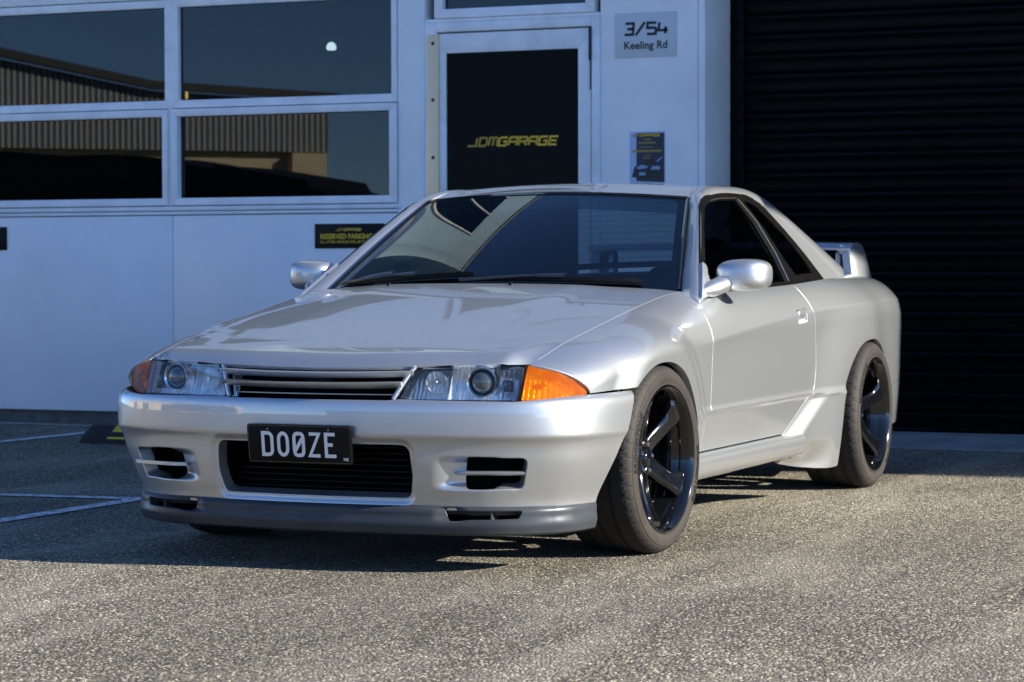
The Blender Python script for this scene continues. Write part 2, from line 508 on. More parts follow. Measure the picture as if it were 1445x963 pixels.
# ------------------------------------------------------------------ ground
def ground_mat():
    m = mat('chip_seal', (.2, .19, .17), .92, spec=.3)
    nt = m.node_tree; b = bsdf(m); v = coords(nt)
    vo = N(nt, 'ShaderNodeTexVoronoi', feature='F1', inp={'Scale': 125., 'Randomness': 1.}); nt.links.new(v, vo.inputs['Vector'])
    vo2 = N(nt, 'ShaderNodeTexVoronoi', feature='F1', inp={'Scale': 235., 'Randomness': 1.}); nt.links.new(v, vo2.inputs['Vector'])
    sep = N(nt, 'ShaderNodeSeparateColor'); nt.links.new(vo.outputs['Color'], sep.inputs[0])
    stone = ramp(nt, sep.outputs[0], [(0., (.030, .028, .025)), (.42, (.120, .107, .082)), (.74, (.29, .252, .182)), (1., (.74, .65, .47))])
    sep2 = N(nt, 'ShaderNodeSeparateColor'); nt.links.new(vo2.outputs['Color'], sep2.inputs[0])
    fine = ramp(nt, sep2.outputs[1], [(0., (.038, .035, .030)), (.6, (.175, .154, .115)), (1., (.45, .39, .28))])
    pick = N(nt, 'ShaderNodeMath', operation='GREATER_THAN', inp={1: .60}); nt.links.new(sep.outputs[1], pick.inputs[0])
    col = mixc(nt, pick.outputs[0], stone.outputs[0], fine.outputs[0])
    # bitumen between the chips
    gap = maprange(nt, vo.outputs['Distance'], .0044 * 105, .0064 * 105, 0., .6)
    col = mixc(nt, gap, col, (.030, .029, .028))
    # swept dust, worn lanes
    mp = N(nt, 'ShaderNodeMapping', inp={'Rotation': (0, 0, R(28)), 'Scale': (.35, 1.8, 1.)}); nt.links.new(v, mp.inputs[0])
    n1 = noise(nt, mp.outputs[0], 1.6, 6, .6, .6); n2 = noise(nt, v, .45, 4, .5)
    f1 = maprange(nt, n1.outputs[0], .46, .74, 0., .40)
    col = mixc(nt, f1, col, (.46, .415, .325))
    wn_ = N(nt, 'ShaderNodeTexVoronoi', feature='F1', inp={'Scale': 420.}); nt.links.new(v, wn_.inputs['Vector'])
    sp_ = N(nt, 'ShaderNodeSeparateColor'); nt.links.new(wn_.outputs['Color'], sp_.inputs[0])
    col = mixc(nt, .55, col, ramp(nt, sp_.outputs[0], [(.1, (.22, .22, .22)), (.9, (1.6, 1.6, 1.6))]).outputs[0], 'MULTIPLY')
    f2 = maprange(nt, n2.outputs[0], .38, .66, .78, 1.2)
    mul = N(nt, 'ShaderNodeVectorMath', operation='SCALE'); nt.links.new(col, mul.inputs[0]); nt.links.new(f2, mul.inputs['Scale'])
    nt.links.new(mul.outputs[0], b.inputs['Base Color'])
    hgt = N(nt, 'ShaderNodeMath', operation='MULTIPLY_ADD', inp={1: -1.0, 2: 1.}); nt.links.new(vo.outputs['Distance'], hgt.inputs[0])
    add = N(nt, 'ShaderNodeMath', operation='MULTIPLY_ADD', inp={1: .5}); nt.links.new(sep.outputs[2], add.inputs[0]); nt.links.new(hgt.outputs[0], add.inputs[2])
    bn = bump(nt, add.outputs[0], .85, .0055)
    n3 = noise(nt, v, 7., 4)
    nt.links.new(bump(nt, n3.outputs[0], .25, .02, bn), b.inputs['Normal'])
    return m
gm = ground_mat()
g = mesh_obj('ground', [(-150, -150, 0), (150, -150, 0), (150, 150, 0), (-150, 150, 0)], [(0, 1, 2, 3)], gm, smooth=False)
tag(g, 'coarse grey-brown chip seal of the yard', kind='structure')
line_m = mat('worn_line_paint', (.55, .57, .58), .75)
def _lp2():
    nt = line_m.node_tree; b = bsdf(line_m); v = coords(nt)
    vo = N(nt, 'ShaderNodeTexVoronoi', inp={'Scale': 105.}); nt.links.new(v, vo.inputs['Vector'])
    n = noise(nt, v, 24., 6, .7)
    mx = N(nt, 'ShaderNodeMath', operation='MULTIPLY_ADD', inp={1: .35}); nt.links.new(vo.outputs['Distance'], mx.inputs[0]); nt.links.new(n.outputs[0], mx.inputs[2])
    nt.links.new(ramp(nt, mx.outputs[0], [(.60, (.74, .76, .78)), (.80, (.14, .14, .14))]).outputs[0], b.inputs['Base Color'])
    nt.links.new(bump(nt, vo.outputs['Distance'], -.5, .004), b.inputs['Normal'])
_lp2()
def strip(name, pts, w):
    bm = bmesh.new(); stroke_mesh(bm, pts, w, lambda a, b, t: (a, b, t), .004)
    o = bm_obj(name, bm, line_m); orient(o, (0, 0, 1)); tag(o, kind='structure')
    return o
strip('parking_line', [(.10, -1.765), (-1.05, -1.742), (-2.6, -1.735), (-4.85, -1.73)], .085)
strip('parking_line', [(-.985, -1.79), (-.93, -2.4), (-.86, -4.0), (-.80, -8)], .085)
strip('parking_line', [(-.80, -4.22), (-3.5, -4.185), (-4.87, -4.13)], .085)
strip('parking_line', [(-4.93, -8.), (-4.91, -5.), (-4.84, -4.2), (-4.82, -2.)], .05)
# concrete threshold before the roller door
conc = mat('concrete', (.26, .26, .25), .85)
worn(conc, (.27, .265, .25), .35, 3.5, None, .5, 45., .004)
ap = mesh_obj('apron', [(-4.85, -.60, .004), (-4.85, 6, .004), (-5.62, 6, .042), (-5.62, -.60, .042), (-5.62, -.60, -.02), (-4.85, -.60, -.02), (-4.85, 6, -.02), (-5.62, 6, -.02)], [(0, 1, 2, 3), (0, 3, 4, 5), (1, 0, 5, 6), (2, 1, 6, 7)], conc, smooth=False)
tag(ap, 'concrete ramp at the foot of the roller door', kind='structure')
# ------------------------------------------------------------------ workshop front
XF = -5.10
panel_m = mat('painted_panel', (.82, .83, .84), .38)
worn(panel_m, (.82, .83, .84), .09, 1.3, (.28, .5), .10, 5., .006)
frame_m = mat('white_frame', (.82, .83, .84), .35)
worn(frame_m, (.82, .83, .84), .14, 6., (.28, .45))
wallw_m = mat('white_render', (.84, .85, .85), .55)
worn(wallw_m, (.84, .85, .85), .10, 2.2, (.5, .62), .06, 30., .003)
joint_m = mat('dark_joint', (.03, .032, .035), .8)
foot_m = mat('footing', (.12, .12, .115), .9)
worn(foot_m, (.12, .12, .115), .5, 14., None, .6, 30., .01)
pane_m = thin_glass('window_glass', (.10, .12, .13), ior=1.60, spec=.70)
room_m = mat('dark_room', (.010, .011, .012), .9)
bld = empty('workshop_building', (XF, -3, 0), 'white panelled workshop front with window bank, glazed door and black roller door', 'building')
bld_o = Vector((XF, -3, 0))
def bbox(name, x0, x1, y0, y1, z0, z1, m, parent=None, bev=0., seg=2):
    o = box(name, x0, x1, y0, y1, z0, z1, m, parent, bev, seg)
    if parent is bld: o.location = -bld_o
    return o
bbox('footing', XF - .16, XF - .035, -14, -2.37, -.05, .078, foot_m, bld)
for y0, y1 in ((-14., -9.), (-9., -6.52), (-6.515, -4.038), (-4.033, -2.372)):
    bbox('wall_panel', XF - .05, XF, y0, y1, .075, 1.238, panel_m, bld, bev=.003)
bbox('backing_wall', XF - .20, XF - .055, -14, -2.36, .06, 1.29, joint_m, bld)
bbox('sill_strip', XF - .05, XF + .008, -14, -2.555, 1.243, 1.262, frame_m, bld, bev=.003)
bbox('sill_strip', XF - .05, XF + .014, -14, -2.545, 1.266, 1.292, frame_m, bld, bev=.004)
def ring(name, y0, y1, z0, z1, w, x0, x1, m, parent, bev=.004, wl=None, wr=None):
    """mitred frame of four members"""
    fr = empty(name, parent=parent)
    if parent is bld: fr.location = -bld_o
    wl = wl or w; wr = wr or w
    for nm, q in (('rail', [(y0, z0), (y1, z0), (y1 - wr, z0 + w), (y0 + wl, z0 + w)]), ('rail', [(y0, z1), (y0 + wl, z1 - w), (y1 - wr, z1 - w), (y1, z1)]),
                  ('stile', [(y0, z0), (y0 + wl, z0 + w), (y0 + wl, z1 - w), (y0, z1)]), ('stile', [(y1, z0), (y1, z1), (y1 - wr, z1 - w), (y1 - wr, z0 + w)])):
        prism(nm, q, x0, x1, lambda a, b, t: (t, a, b), m, fr, bev=bev)
    return fr
def window(y0, y1, z0, z1, w, proud, name='window', wl=None, wr=None):
    wd = ring(name, y0, y1, z0, z1, w, XF - .06, XF + proud, frame_m, bld, wl=wl, wr=wr)
    box('pane', XF - .034, XF - .028, y0 + w * .5, y1 - w * .5, z0 + w * .8, z1 - w * .8, pane_m, wd)
    return wd
for y0, y1 in ((-9.0, -6.56), (-6.53, -4.060), (-4.036, -2.566)):
    window(y0, y1, 1.296, 1.862, .044, .020, wr=.034 if y1 < -4.05 else None)                     # lower sash
    window(y0, y1, 1.868, 2.505, .046, .004, 'fixed_window', wr=.022 if y1 < -4.05 else .036)     # fixed light above
for y in (-4.049, -6.545):
    bbox('mullion', XF - .06, XF + .002, y - .0125, y + .0125, 1.294, 2.52, frame_m, bld)
bbox('head_strip', XF - .05, XF + .006, -14, -2.36, 2.51, 2.60, frame_m, bld, bev=.004)
bbox('blank_wall', XF - .2, XF - .001, -14, -9.01, 1.296, 2.505, panel_m, bld)
bbox('post', XF - .14, XF + .004, -2.560, -2.392, .0, 3.2, wallw_m, bld, bev=.004)
# office door
door_p = empty('office_door', parent=bld); door_p.location = -bld_o
for nm, a in (('jamb', (-2.388, -2.318, 0, 2.30)), ('jamb', (-1.384, -1.336, 0, 2.30))):
    box(nm, XF - .14, XF + .012, a[0], a[1], a[2], a[3], frame_m, door_p, bev=.004)
box('door_head', XF - .14, XF + .012, -2.318, -1.384, 2.246, 2.30, frame_m, door_p, bev=.004)
leaf = ring('door_leaf', -2.308, -1.392, .02, 2.238, .11, XF - .05, XF + .001, frame_m, door_p, bev=.003, wl=.045, wr=.075)
dglass = mat('black_film_glass', (.002, .002, .0023), .15, 0, 0, spec=.05)
dg = box('door_glass', XF - .034, XF - .012, -2.270, -1.460, .12, 2.138, dglass, leaf)
strike = box('strike_plate', XF + .003, XF + .0165, -2.372, -2.303, .3, 2.236, mat('aluminium_reflected_tan', (.86, .63, .38), .40, .35), door_p, bev=.002)  # warm reflection of the ground is put into the plate's tan colour
for z in (2.185, 1.868, 1.547, 1.22):
    lathe('bolt', [(.0001, .004), (.008, .003), (.0105, 0)], joint_m, strike, seg=14, axis='X', loc=(XF + .017, -2.336, z))
box('door_gap', XF - .03, XF + .0125, -1.3925, -1.385, 1.9, 2.246, joint_m, door_p)
box('closer', XF - .0, XF + .02, -1.398, -1.382, 2.06, 2.236, joint_m, door_p, bev=.002)
# transom light
window(-2.33, -1.368, 2.322, 2.95, .052, .012, 'transom_window')
bbox('transom_rail', XF - .12, XF + .004, -2.388, -1.336, 2.302, 2.32, frame_m, bld)
# rendered pier with its return and the higher storey
bbox('pier_wall', XF - .30, XF, -1.334, -.776, 0, 3.2, wallw_m, bld)
bbox('corner_post', XF - .452, XF + .001, -.7735, -.734, 0, 3.2, wallw_m, bld, bev=.004)
bbox('inner_return', XF - .46, XF - .31, -1.2, -.776, 0, 3.2, joint_m, bld)
bbox('spandrel', XF - .2, XF - .002, -14, -2.565, 2.605, 3.2, panel_m, bld)
bbox('spandrel', XF - .2, XF - .002, -2.388, -1.336, 2.955, 3.2, panel_m, bld)
for k, y0 in enumerate(np.arange(-14, -.8, 1.5)):
    y1 = min(y0 + 1.495, -.734)
    bbox('upper_panel', XF - .3, XF + .006, y0, y1, 3.21, 4.05, panel_m, bld, bev=.004)
bbox('parapet_cap', XF - .5, XF + .05, -4.55, -.70, 4.055, 4.15, frame_m, bld, bev=.01)
bbox('low_roof', XF - 9, XF - .51, -4.55, -.74, 3.9, 4.0, conc, bld)
bbox('side_wall', XF - 9, XF - .452, -.80, -.735, 3.6, 4.05, wallw_m, bld)
# taller part to the left, its flank catching the sun
flank_m = mat('blue_grey_cladding', (.10, .155, .19), .6); worn(flank_m, (.10, .155, .19), .1, 1.5)
cap_m = mat('slate_flashing', (.045, .05, .055), .5)
for y0, y1 in ((-8.9, -7.0), (-6.96, -5.06)):
    window(y0, y1, 4.06, 5.74, .06, .02, 'upper_window')
for y0, y1 in ((-14, -8.905), (-5.055, -4.605)):
    bbox('upper_panel', XF - .3, XF + .004, y0, y1, 4.056, 5.744, flank_m, bld, bev=.004)
for y0 in np.arange(-14, -4.7, 1.88):
    bbox('upper_panel', XF - .3, XF + .006, y0, y0 + 1.875, 5.75, 8.6, flank_m, bld, bev=.004)
bbox('flank_wall', XF - 9, XF - .301, -4.70, -4.605, 4.05, 8.6, flank_m, bld)
for x0 in (-8.9, -8.0, -7.1):
    bbox('flank_window', x0, x0 + .84, -4.604, -4.58, 5.0, 7.4, pane_m, bld)
    bbox('flank_mullion', x0 + .845, x0 + .895, -4.604, -4.56, 4.95, 7.45, conc, bld)
bbox('parapet_cap', XF - 9, XF + .05, -14, -4.56, 8.6, 8.72, cap_m, bld, bev=.01)
# dark room behind the glass
for nm, a in (('room_floor', (-9, XF - .21, -9, -2.4, .0, .05)), ('room_wall', (-9.05, -9, -9, -2.4, 0, 3.2)), ('room_side', (-9, XF - .21, -9.05, -9, 0, 3.2)), ('room_side', (-9, XF - .21, -2.4, -2.35, 0, 3.2)), ('ceiling', (-9, XF - .21, -9, -2.4, 3.15, 3.2))):
    bbox(nm, *a, room_m, bld)
bbox('upper_room', -9, XF - .31, -9, -1, 4.0, 4.05, room_m, bld); bbox('upper_room_wall', -7.5, -7.4, -9, -1, 4.0, 6, room_m, bld)
# roller door
rd = empty('roller_door', parent=bld); rd.location = -bld_o
slat_m = mat('black_slat', (.0012, .0013, .0018), .38, .0, spec=.10)
worn(slat_m, (.0012, .0013, .0018), .35, 5., (.32, .46))
SP = .1085
prof = [(.000, 0), (.003, .008), (.004, .030), (.004, .056), (.009, .066), (.014, .076), (.015, .086), (.011, .096), (.002, .1035), (-.008, .105), (-.008, .0)]
first = None
for k in range(33):
    z = .045 + k * SP
    if first is None:
        vs_ = [(a, y, b) for y in (-.715, 4.2) for a, b in prof]; n = len(prof)
        fs = [(i, (i + 1) % n, n + (i + 1) % n, n + i) for i in range(n)] + [tuple(range(n))[::-1], tuple(range(n, 2 * n))]
        first = mesh_obj('door_slat', vs_, fs, slat_m, rd, sharp=40); fix_normals(first, 40); o = first
    else:
        o = first.copy(); COL.objects.link(o)
    o.location = (-5.565, 0, z)
box('bottom_rail', -5.585, -5.545, -.715, 4.2, .040, .062, slat_m, rd, bev=.004)
box('guide_rail', -5.58, -5.525, -.733, -.655, .04, 3.7, slat_m, rd, bev=.004)
for k in range(33):
    box('guide_clip', -5.54, -5.5205, -.733, -.66, .10 + k * SP, .155 + k * SP, slat_m, rd, bev=.006) if k > 12 else None
bbox('lintel', -5.9, -5.2, -.733, 4.3, 3.6, 4.3, wallw_m, bld)
bbox('workshop_back', -9, -5.72, -.733, 4.2, 0, 3.6, room_m, bld)
bbox('roof_slab', -14, -5.15, -.733, 4.3, 4.3, 4.42, conc, bld)
# lamps inside
lamp_e = mat('lamp_glow', (.9, .9, .85), .4, emit=(1., .97, .88), estr=22.)
lp = lathe('ceiling_lamp', [(.0001, .036), (.012, .034), (.024, .024), (.030, .008), (.030, -.006), (.024, -.014), (.0001, -.016)], lamp_e, None, seg=24, axis='Z', loc=(-6.0, -3.445, 2.272))
tag(lp, 'small white domed lamp glowing behind the upper window pane', 'lamp')
lp2 = lathe('pilot_lamp', [(.0001, .026), (.007, .02), (.010, .0), (.008, -.02), (.0001, -.026)], mat('lamp_amber', (.9, .5, .1), .4, emit=(1., .45, .06), estr=18.), None, seg=14, axis='Z', loc=(-6.0, -4.465, 2.012))
tag(lp2, 'tiny orange lamp glowing beside the white mullion', 'lamp')
# ------------------------------------------------------------------ signs
sign_black = mat('sign_black', (.004, .004, .0045), .5, spec=.2)
sign_yellow = mat('sign_yellow', (.80, .50, .015), .5)
gold = mat('gold_print', (.78, .46, .02), .5)
gold_dim = mat('gold_print_line', (.46, .28, .02), .5)
TECH = {'J': [([(.95, 1), (.95, .0), (-.15, 0)], False)], 'D': [([(.05, 0), (.05, 1), (.8, 1), (1, .78), (1, .22), (.8, 0), (.05, 0)], True)], 'M': [([(0, 0), (0, 1), (.9, 1), (1.05, .85), (1.05, 0)], False), ([(.52, 0), (.52, 1)], False)],
        'G': [([(1, 1), (.12, 1), (0, .85), (0, .0), (.95, 0), (.95, .5), (.5, .5)], False)], 'A': [([(0, 0), (0, .85), (.12, 1), (1, 1), (1, 0)], False), ([(0, .45), (1, .45)], False)],
        'R': [([(0, 0), (0, 1), (.9, 1), (1, .88), (1, .5), (.0, .45)], False), ([(.6, .45), (1, 0)], False)], 'E': [([(1, 1), (0, 1), (0, 0), (1, 0)], False), ([(0, .5), (.9, .5)], False)],
        '3': [([(0, 1), (.95, 1), (.95, 0), (0, 0)], False), ([(.25, .5), (.95, .5)], False)], '/': [([(.0, -.08), (.95, 1.08)], False)], '5': [([(1, 1), (0, 1), (0, .55), (.85, .55), (1, .42), (1, 0), (0, 0)], False)], '4': [([(.1, 1), (.0, .3), (1.08, .3)], False), ([(.82, .62), (.82, 0)], False)]}
def tech(name, s, y0, z0, w, h, adv, sw_, x, m, parent, shear=.25, dim=0):
    """squared italic lettering; the first dim letters are drawn in the thin line colour"""
    for k, ch in enumerate(s):
        bm = bmesh.new()
        for pts, cl in TECH[ch]:
            q = [p for i, p in enumerate(pts) if not (cl and i == len(pts) - 1 and p == pts[0])]
            stroke_mesh(bm, [(y0 + k * adv + p[0] * w + shear * p[1] * h, z0 + p[1] * h) for p in q], sw_, lambda a, b, t: (x, a, b), 0, closed=cl)
        o = bm_obj(name, bm, gold_dim if (k < dim and m is gold) else m, parent); orient(o, (1, 0, 0))
tech('door_lettering', 'JDMGARAGE', -2.130, 1.607, .046, .044, .0605, .0115, XF - .0115, gold, dg, dim=3)
def reserved(y0, name='parking_sign', label=''):
    y1, z0, z1 = y0 + .445, 1.040, 1.181
    o = box(name, XF + .001, XF + .006, y0, y1, z0, z1, sign_black, None, bev=.0015)
    tag(o, label, 'sign', 'reserved parking signs')
    x = XF + .0072
    pl = lambda a, b, t: (x, a, b)
    tech('sign_logo', 'JDMGARAGE', y0 + .135, z1 - .040, .0145, .012, .0185, .0038, x, gold, o, dim=3)
    t = text_obj('sign_text', 'RESERVED PARKING', .040, lambda a, b, t: (x, y0 + .036 + a, z0 + .055 + b), sign_yellow, o, bold=.0011, sx=.93); orient(t, (1, 0, 0))
    t = text_obj('sign_text', 'ALL OTHER VEHICLES WILL BE TOWED', .0205, lambda a, b, t: (x, y0 + .036 + a, z0 + .030 + b), sign_yellow, o, bold=.0003, sx=.93); orient(t, (1, 0, 0))
    return o
reserved(-3.092, label='black and yellow reserved parking sign beside the office door, partly behind the windscreen pillar')
reserved(-5.640, label='black and yellow reserved parking sign on the far wall panel, clear of the car')
asg = box('address_sign', XF + .001, XF + .005, -1.250, -.893, 2.066, 2.308, mat('pale_board', (.56, .60, .62), .5), None, bev=.001)
tag(asg, 'pale grey street number board high on the white pier', 'sign')
sgx = XF + .0062
tech('sign_numeral', '3/54', -1.192, 2.190, .050, .060, .064, .0150, sgx, joint_m, asg, shear=.08)
t = text_obj('sign_text', 'Keeling Rd', .058, lambda a, b, t: (sgx, -1.198 + a, 2.112 + b), joint_m, asg, bold=.0013, sx=1.0); orient(t, (1, 0, 0))
pos = box('poster', XF + .0005, XF + .003, -1.164, -.962, 1.385, 1.664, mat('poster_white', (.42, .50, .70), .4), None)
tag(pos, 'small dark blue poster with a car picture on the white pier', 'poster')
pxx = XF + .0042
def pq(name, pts, m, dx=0.):
    o = prism(name, pts, pxx - .0006 + dx, pxx + dx, lambda a, b, t: (t, -1.164 + a * .202, 1.385 + b * .279), m, pos)
    return o
pnavy = mat('poster_navy', (.010, .018, .045), .4); pblue = mat('poster_blue', (.22, .32, .52), .4); pdk = mat('poster_dark', (.005, .006, .009), .4)
pq('poster_ground', [(.19, .04), (.985, .01), (.985, .97), (.19, .97)], pnavy)
tech('poster_title', 'JDMGARAGE', -1.157, 1.638, .0135, .011, .0190, .0042, pxx + .0012, gold, pos, dim=3)
for k, (a0, a1, b, h) in enumerate(((.40, .64, .835, .022), (.25, .78, .765, .03), (.28, .70, .69, .016), (.06, .95, .60, .042), (.42, .62, .525, .014), (.38, .64, .475, .014))):
    for j in range(int((a1 - a0) / .045)):
        pq('poster_line', [(a0 + j * .045, b), (a0 + j * .045 + .033, b), (a0 + j * .045 + .033, b + h), (a0 + j * .045, b + h)], gold_dim, .0006)
pq('poster_car', [(.06, .12), (.92, .06), (.97, .28), (.90, .36), (.75, .40), (.62, .52), (.40, .40), (.14, .32)], pdk, .0005)
pq('poster_car_light', [(.18, .30), (.34, .36), (.52, .33), (.50, .29), (.26, .27)], pblue, .0011)
pq('poster_car_light', [(.60, .26), (.88, .26), (.86, .33), (.64, .33)], pblue, .0011)
pq('poster_car_plate', [(.27, .15), (.45, .15), (.45, .21), (.27, .21)], pblue, .0011)
pq('poster_car_glass', [(.74, .41), (.90, .50), (.96, .51), (.80, .41)], pblue, .0011)
# ------------------------------------------------------------------ wheel stop
ws_root = empty('wheel_stop', (-3.72, -2.92, 0), 'black rubber wheel stop with yellow panels on the asphalt before the wall', 'wheel stop')
rub = mat('stop_rubber', (.012, .012, .013), .75); yel = mat('stop_yellow', (.75, .50, .02), .6)
worn(yel, (.75, .50, .02), .25, 12.)
SEC = [(-.080, 0), (.080, 0), (.074, .045), (.050, .098), (-.050, .098), (-.074, .045)]
pth = [(0, -.83, 0), (0, -.822, 0), (0, -.76, 0), (0, .76, 0), (0, .83, 0)]
vs_ = []; n = len(SEC)
for (px, py, pz), sc in zip(pth, (.35, .5, 1., 1., .35)):
    vs_ += [(a * (.9 + .1 * sc), py, max(0, b * (sc if sc < 1 else 1))) for a, b in SEC]
fs = [(k * n + i, k * n + (i + 1) % n, (k + 1) * n + (i + 1) % n, (k + 1) * n + i) for k in range(len(pth) - 1) for i in range(n)] + [tuple(range(n))[::-1], tuple((len(pth) - 1) * n + i for i in range(n))]
o = mesh_obj('stop_body', vs_, fs, rub, ws_root, smooth=False); fix_normals(o)
for y0 in (-.66, -.10, .46):
    vs_ = [(.0770, y0, .028), (.0770, y0 + .26, .028), (.0525, y0 + .31, .095), (.0525, y0 + .05, .095), (.050, y0 + .055, .1005), (.050, y0 + .315, .1005), (-.045, y0 + .31, .1005), (-.045, y0 + .05, .1005)]
    mesh_obj('yellow_panel', [(a + .0015, b, c) for a, b, c in vs_], [(0, 1, 2, 3), (3, 2, 5, 4), (4, 5, 6, 7)], yel, ws_root, smooth=False)
# ------------------------------------------------------------------ neighbouring unit whose corner shades the wall
nb = empty('neighbouring_unit', (-6, 8, 0), 'plain rendered unit standing out beyond the roller door', 'building')
def nbox(name, *a, **k):
    o = box(name, *a, parent=nb, **k); o.location = (6, -8, 0); return o
grey_r = mat('grey_render', (.42, .42, .41), .8); worn(grey_r, (.42, .42, .41), .12, 1.5)
nbox('wall', -14, -4.18, 5.2, 16, 0, 7.4, grey_r)
nbox('parapet', -14.05, -4.14, 5.15, 16.05, 7.4, 7.55, frame_m)
for y in (6.5, 9.5, 12.5):
    nbox('window', -4.179, -4.15, y, y + 1.6, 1.2, 2.6, pane_m)
o = prism('added_shade_board', [(-4.18, 3.02), (-2.2, 3.36), (-2.2, 6.4), (-4.18, 6.4)], 5.25, 5.42, lambda a, b, t: (a, t, b), frame_m, nb); o.location = (6, -8, 0)  # unseen board, added only to shade the ground at left and the wing top
# ------------------------------------------------------------------ across the yard, behind the camera
corr = mat('corrugated_steel', (.20, .21, .21), .5, .3)
def _co():
    nt = corr.node_tree; b = bsdf(corr); v = coords(nt)
    w = N(nt, 'ShaderNodeTexWave', wave_type='BANDS', bands_direction='Y', inp={'Scale': 3.2}); nt.links.new(v, w.inputs['Vector'])
    nt.links.new(ramp(nt, w.outputs[0], [(0., (.16, .165, .165)), (1., (.48, .49, .49))]).outputs[0], b.inputs['Base Color'])
    nt.links.new(bump(nt, w.outputs[0], .8, .03), b.inputs['Normal'])
_co()
beige = mat('beige_block', (.80, .66, .42), .85); worn(beige, (.78, .64, .40), .1, 1.2)
op = empty('warehouse', (20, -16.1, 0), 'beige block warehouse with grey corrugated gable, reflected in the windows', 'building')
op.rotation_euler = (0, 0, R(-45))
box('block_wall', 0, 13.8, -28, 0, 0, 2.84, beige, op)
for y in (-24, -18, -12, -6.4, -.62):
    box('pilaster', -.30, -.005, y, y + .6, 0, 2.83, beige, op)
prism('gable_cladding', [(-28, 2.85), (0.05, 2.85), (.05, 3.70), (-3, 3.82), (-7, 4.55), (-14, 5.9), (-28, 3.6)], -.18, 13.9, lambda a, b, t: (t, a, b), corr, op)
prism('roof_edge', [(-28.3, 3.6), (-14, 5.95), (-7, 4.58), (-3, 3.84), (.2, 3.72), (.2, 3.84), (-3, 3.97), (-7, 4.72), (-14, 6.1), (-28.3, 3.75)], -.4, -.19, lambda a, b, t: (t, a, b), mat('roof_dark', (.06, .06, .062), .6), op)
for y in (-23, -17, -11):
    box('shutter', -.03, .01, y + 1, y + 3.6, 0, 2.4, pdk, op)
op2 = empty('far_unit', (34, -10, 0), 'low corrugated unit beyond the warehouse', 'building')
for nm, a, m_ in (('block_wall', (34, 44, -14.8, 30, 0, 2.2), beige), ('cladding', (33.95, 44, -14.9, 30, 2.2, 3.0), corr), ('roof_edge', (33.7, 44, -15, 30.2, 3.0, 3.15), frame_m)):
    o = box(nm, *a, m_, op2); o.location = (-34, 10, 0)
for y in (-10, -3, 4, 11, 18):
    o = box('shutter', 33.93, 33.97, y, y + 3.4, .0, 2.3, frame_m, op2); o.location = (-34, 10, 0)
# black van parked across the yard
van = empty('parked_van', (12.9, -14.6, 0), 'black van parked across the yard, seen as a dark shape in the lower windows', 'van')
vanp = mat('van_black', (.004, .004, .0045), .5)
vp = curve3([(0, -17.6, .5), (0, -17.75, 1.6), (0, -17.5, 2.68), (0, -16.4, 2.735), (0, -15.06, 2.70), (0, -14.1, 2.57), (0, -13.05, 2.385), (0, -12.2, 2.225), (0, -11.76, 2.04), (0, -11.5, 1.80), (0, -11.3, 1.2), (0, -11.3, .5)])(np.linspace(0, 1, 60))
o = prism('van_body', [(p[1], p[2]) for p in vp], 12.0, 13.8, lambda a, b, t: (t, a, b), vanp, van, bev=.0); o.location = (-12.9, 14.6, -.22)
o = prism('van_window', [(-13.6, 1.55), (-11.85, 1.55), (-12.2, 2.1), (-13.6, 2.32)], 11.99, 13.81, lambda a, b, t: (t, a, b), vanp, van); o.location = (-12.9, 14.6, 0)
for y in (-16.3, -12.5):
    for x in (12.0, 13.55):
        lathe('van_wheel', [(.0001, 0), (.2, .0), (.34, .02), (.36, .1), (.34, .22), (.0001, .25)], rubber, van, seg=28, axis='X', loc=(x - 12.9, y + 14.6, .36))
# ------------------------------------------------------------------ the car
car = empty('sports_coupe', (0, 0, 0), 'lowered silver two-door sports coupe with black wheels and rear wing, parked before the roller door', 'car')
GAP = .0030
_top = nspline([-3.64, -3.55, -3.4, -3.2, -2.75, -2.5, -2.15, -1.7, -1.15, -.9, -.72, -.62, -.5, -.3, -.05, .244, .485, .617, .70, .78],
               [(.55, .79), (.585, .835), (.63, .873), (.66, .888), (.70, .897), (.735, .892), (.765, .881), (.771, .864), (.772, .852), (.769, .848), (.758, .8495), (.736, .850), (.708, .843), (.695, .8175), (.690, .780), (.685, .732), (.680, .688), (.675, .657), (.668, .638), (.655, .612)])
_zs = nspline([-3.64, -3.3, -2.6, -1.75, -1.1, -.5, 0, .3, .57, .78], [.66, .70, .72, .70, .685, .67, .645, .615, .56, .54])
_th = nspline([-3.64, -3.2, -2.6, -2.2, -1.1, -.6, -.3, 0, .78], [80, 80, 72, 58, 56, 62, 70, 72, 70])
_W = nspline([-3.645, -3.62, -3.55, -3.4, -3.2, -2.9, -2.6, -2.2, -1.7, -1.1, -.5, 0, .2, .4, .57, .70, .80],
             [.56, .62, .70, .775, .815, .838, .846, .849, .846, .846, .846, .850, .849, .842, .822, .765, .68])
_zl = nspline([-3.4, -2.83, -1.75, -.52, -.2], [.79, .788, .757, .677, .65])
ZB = .125
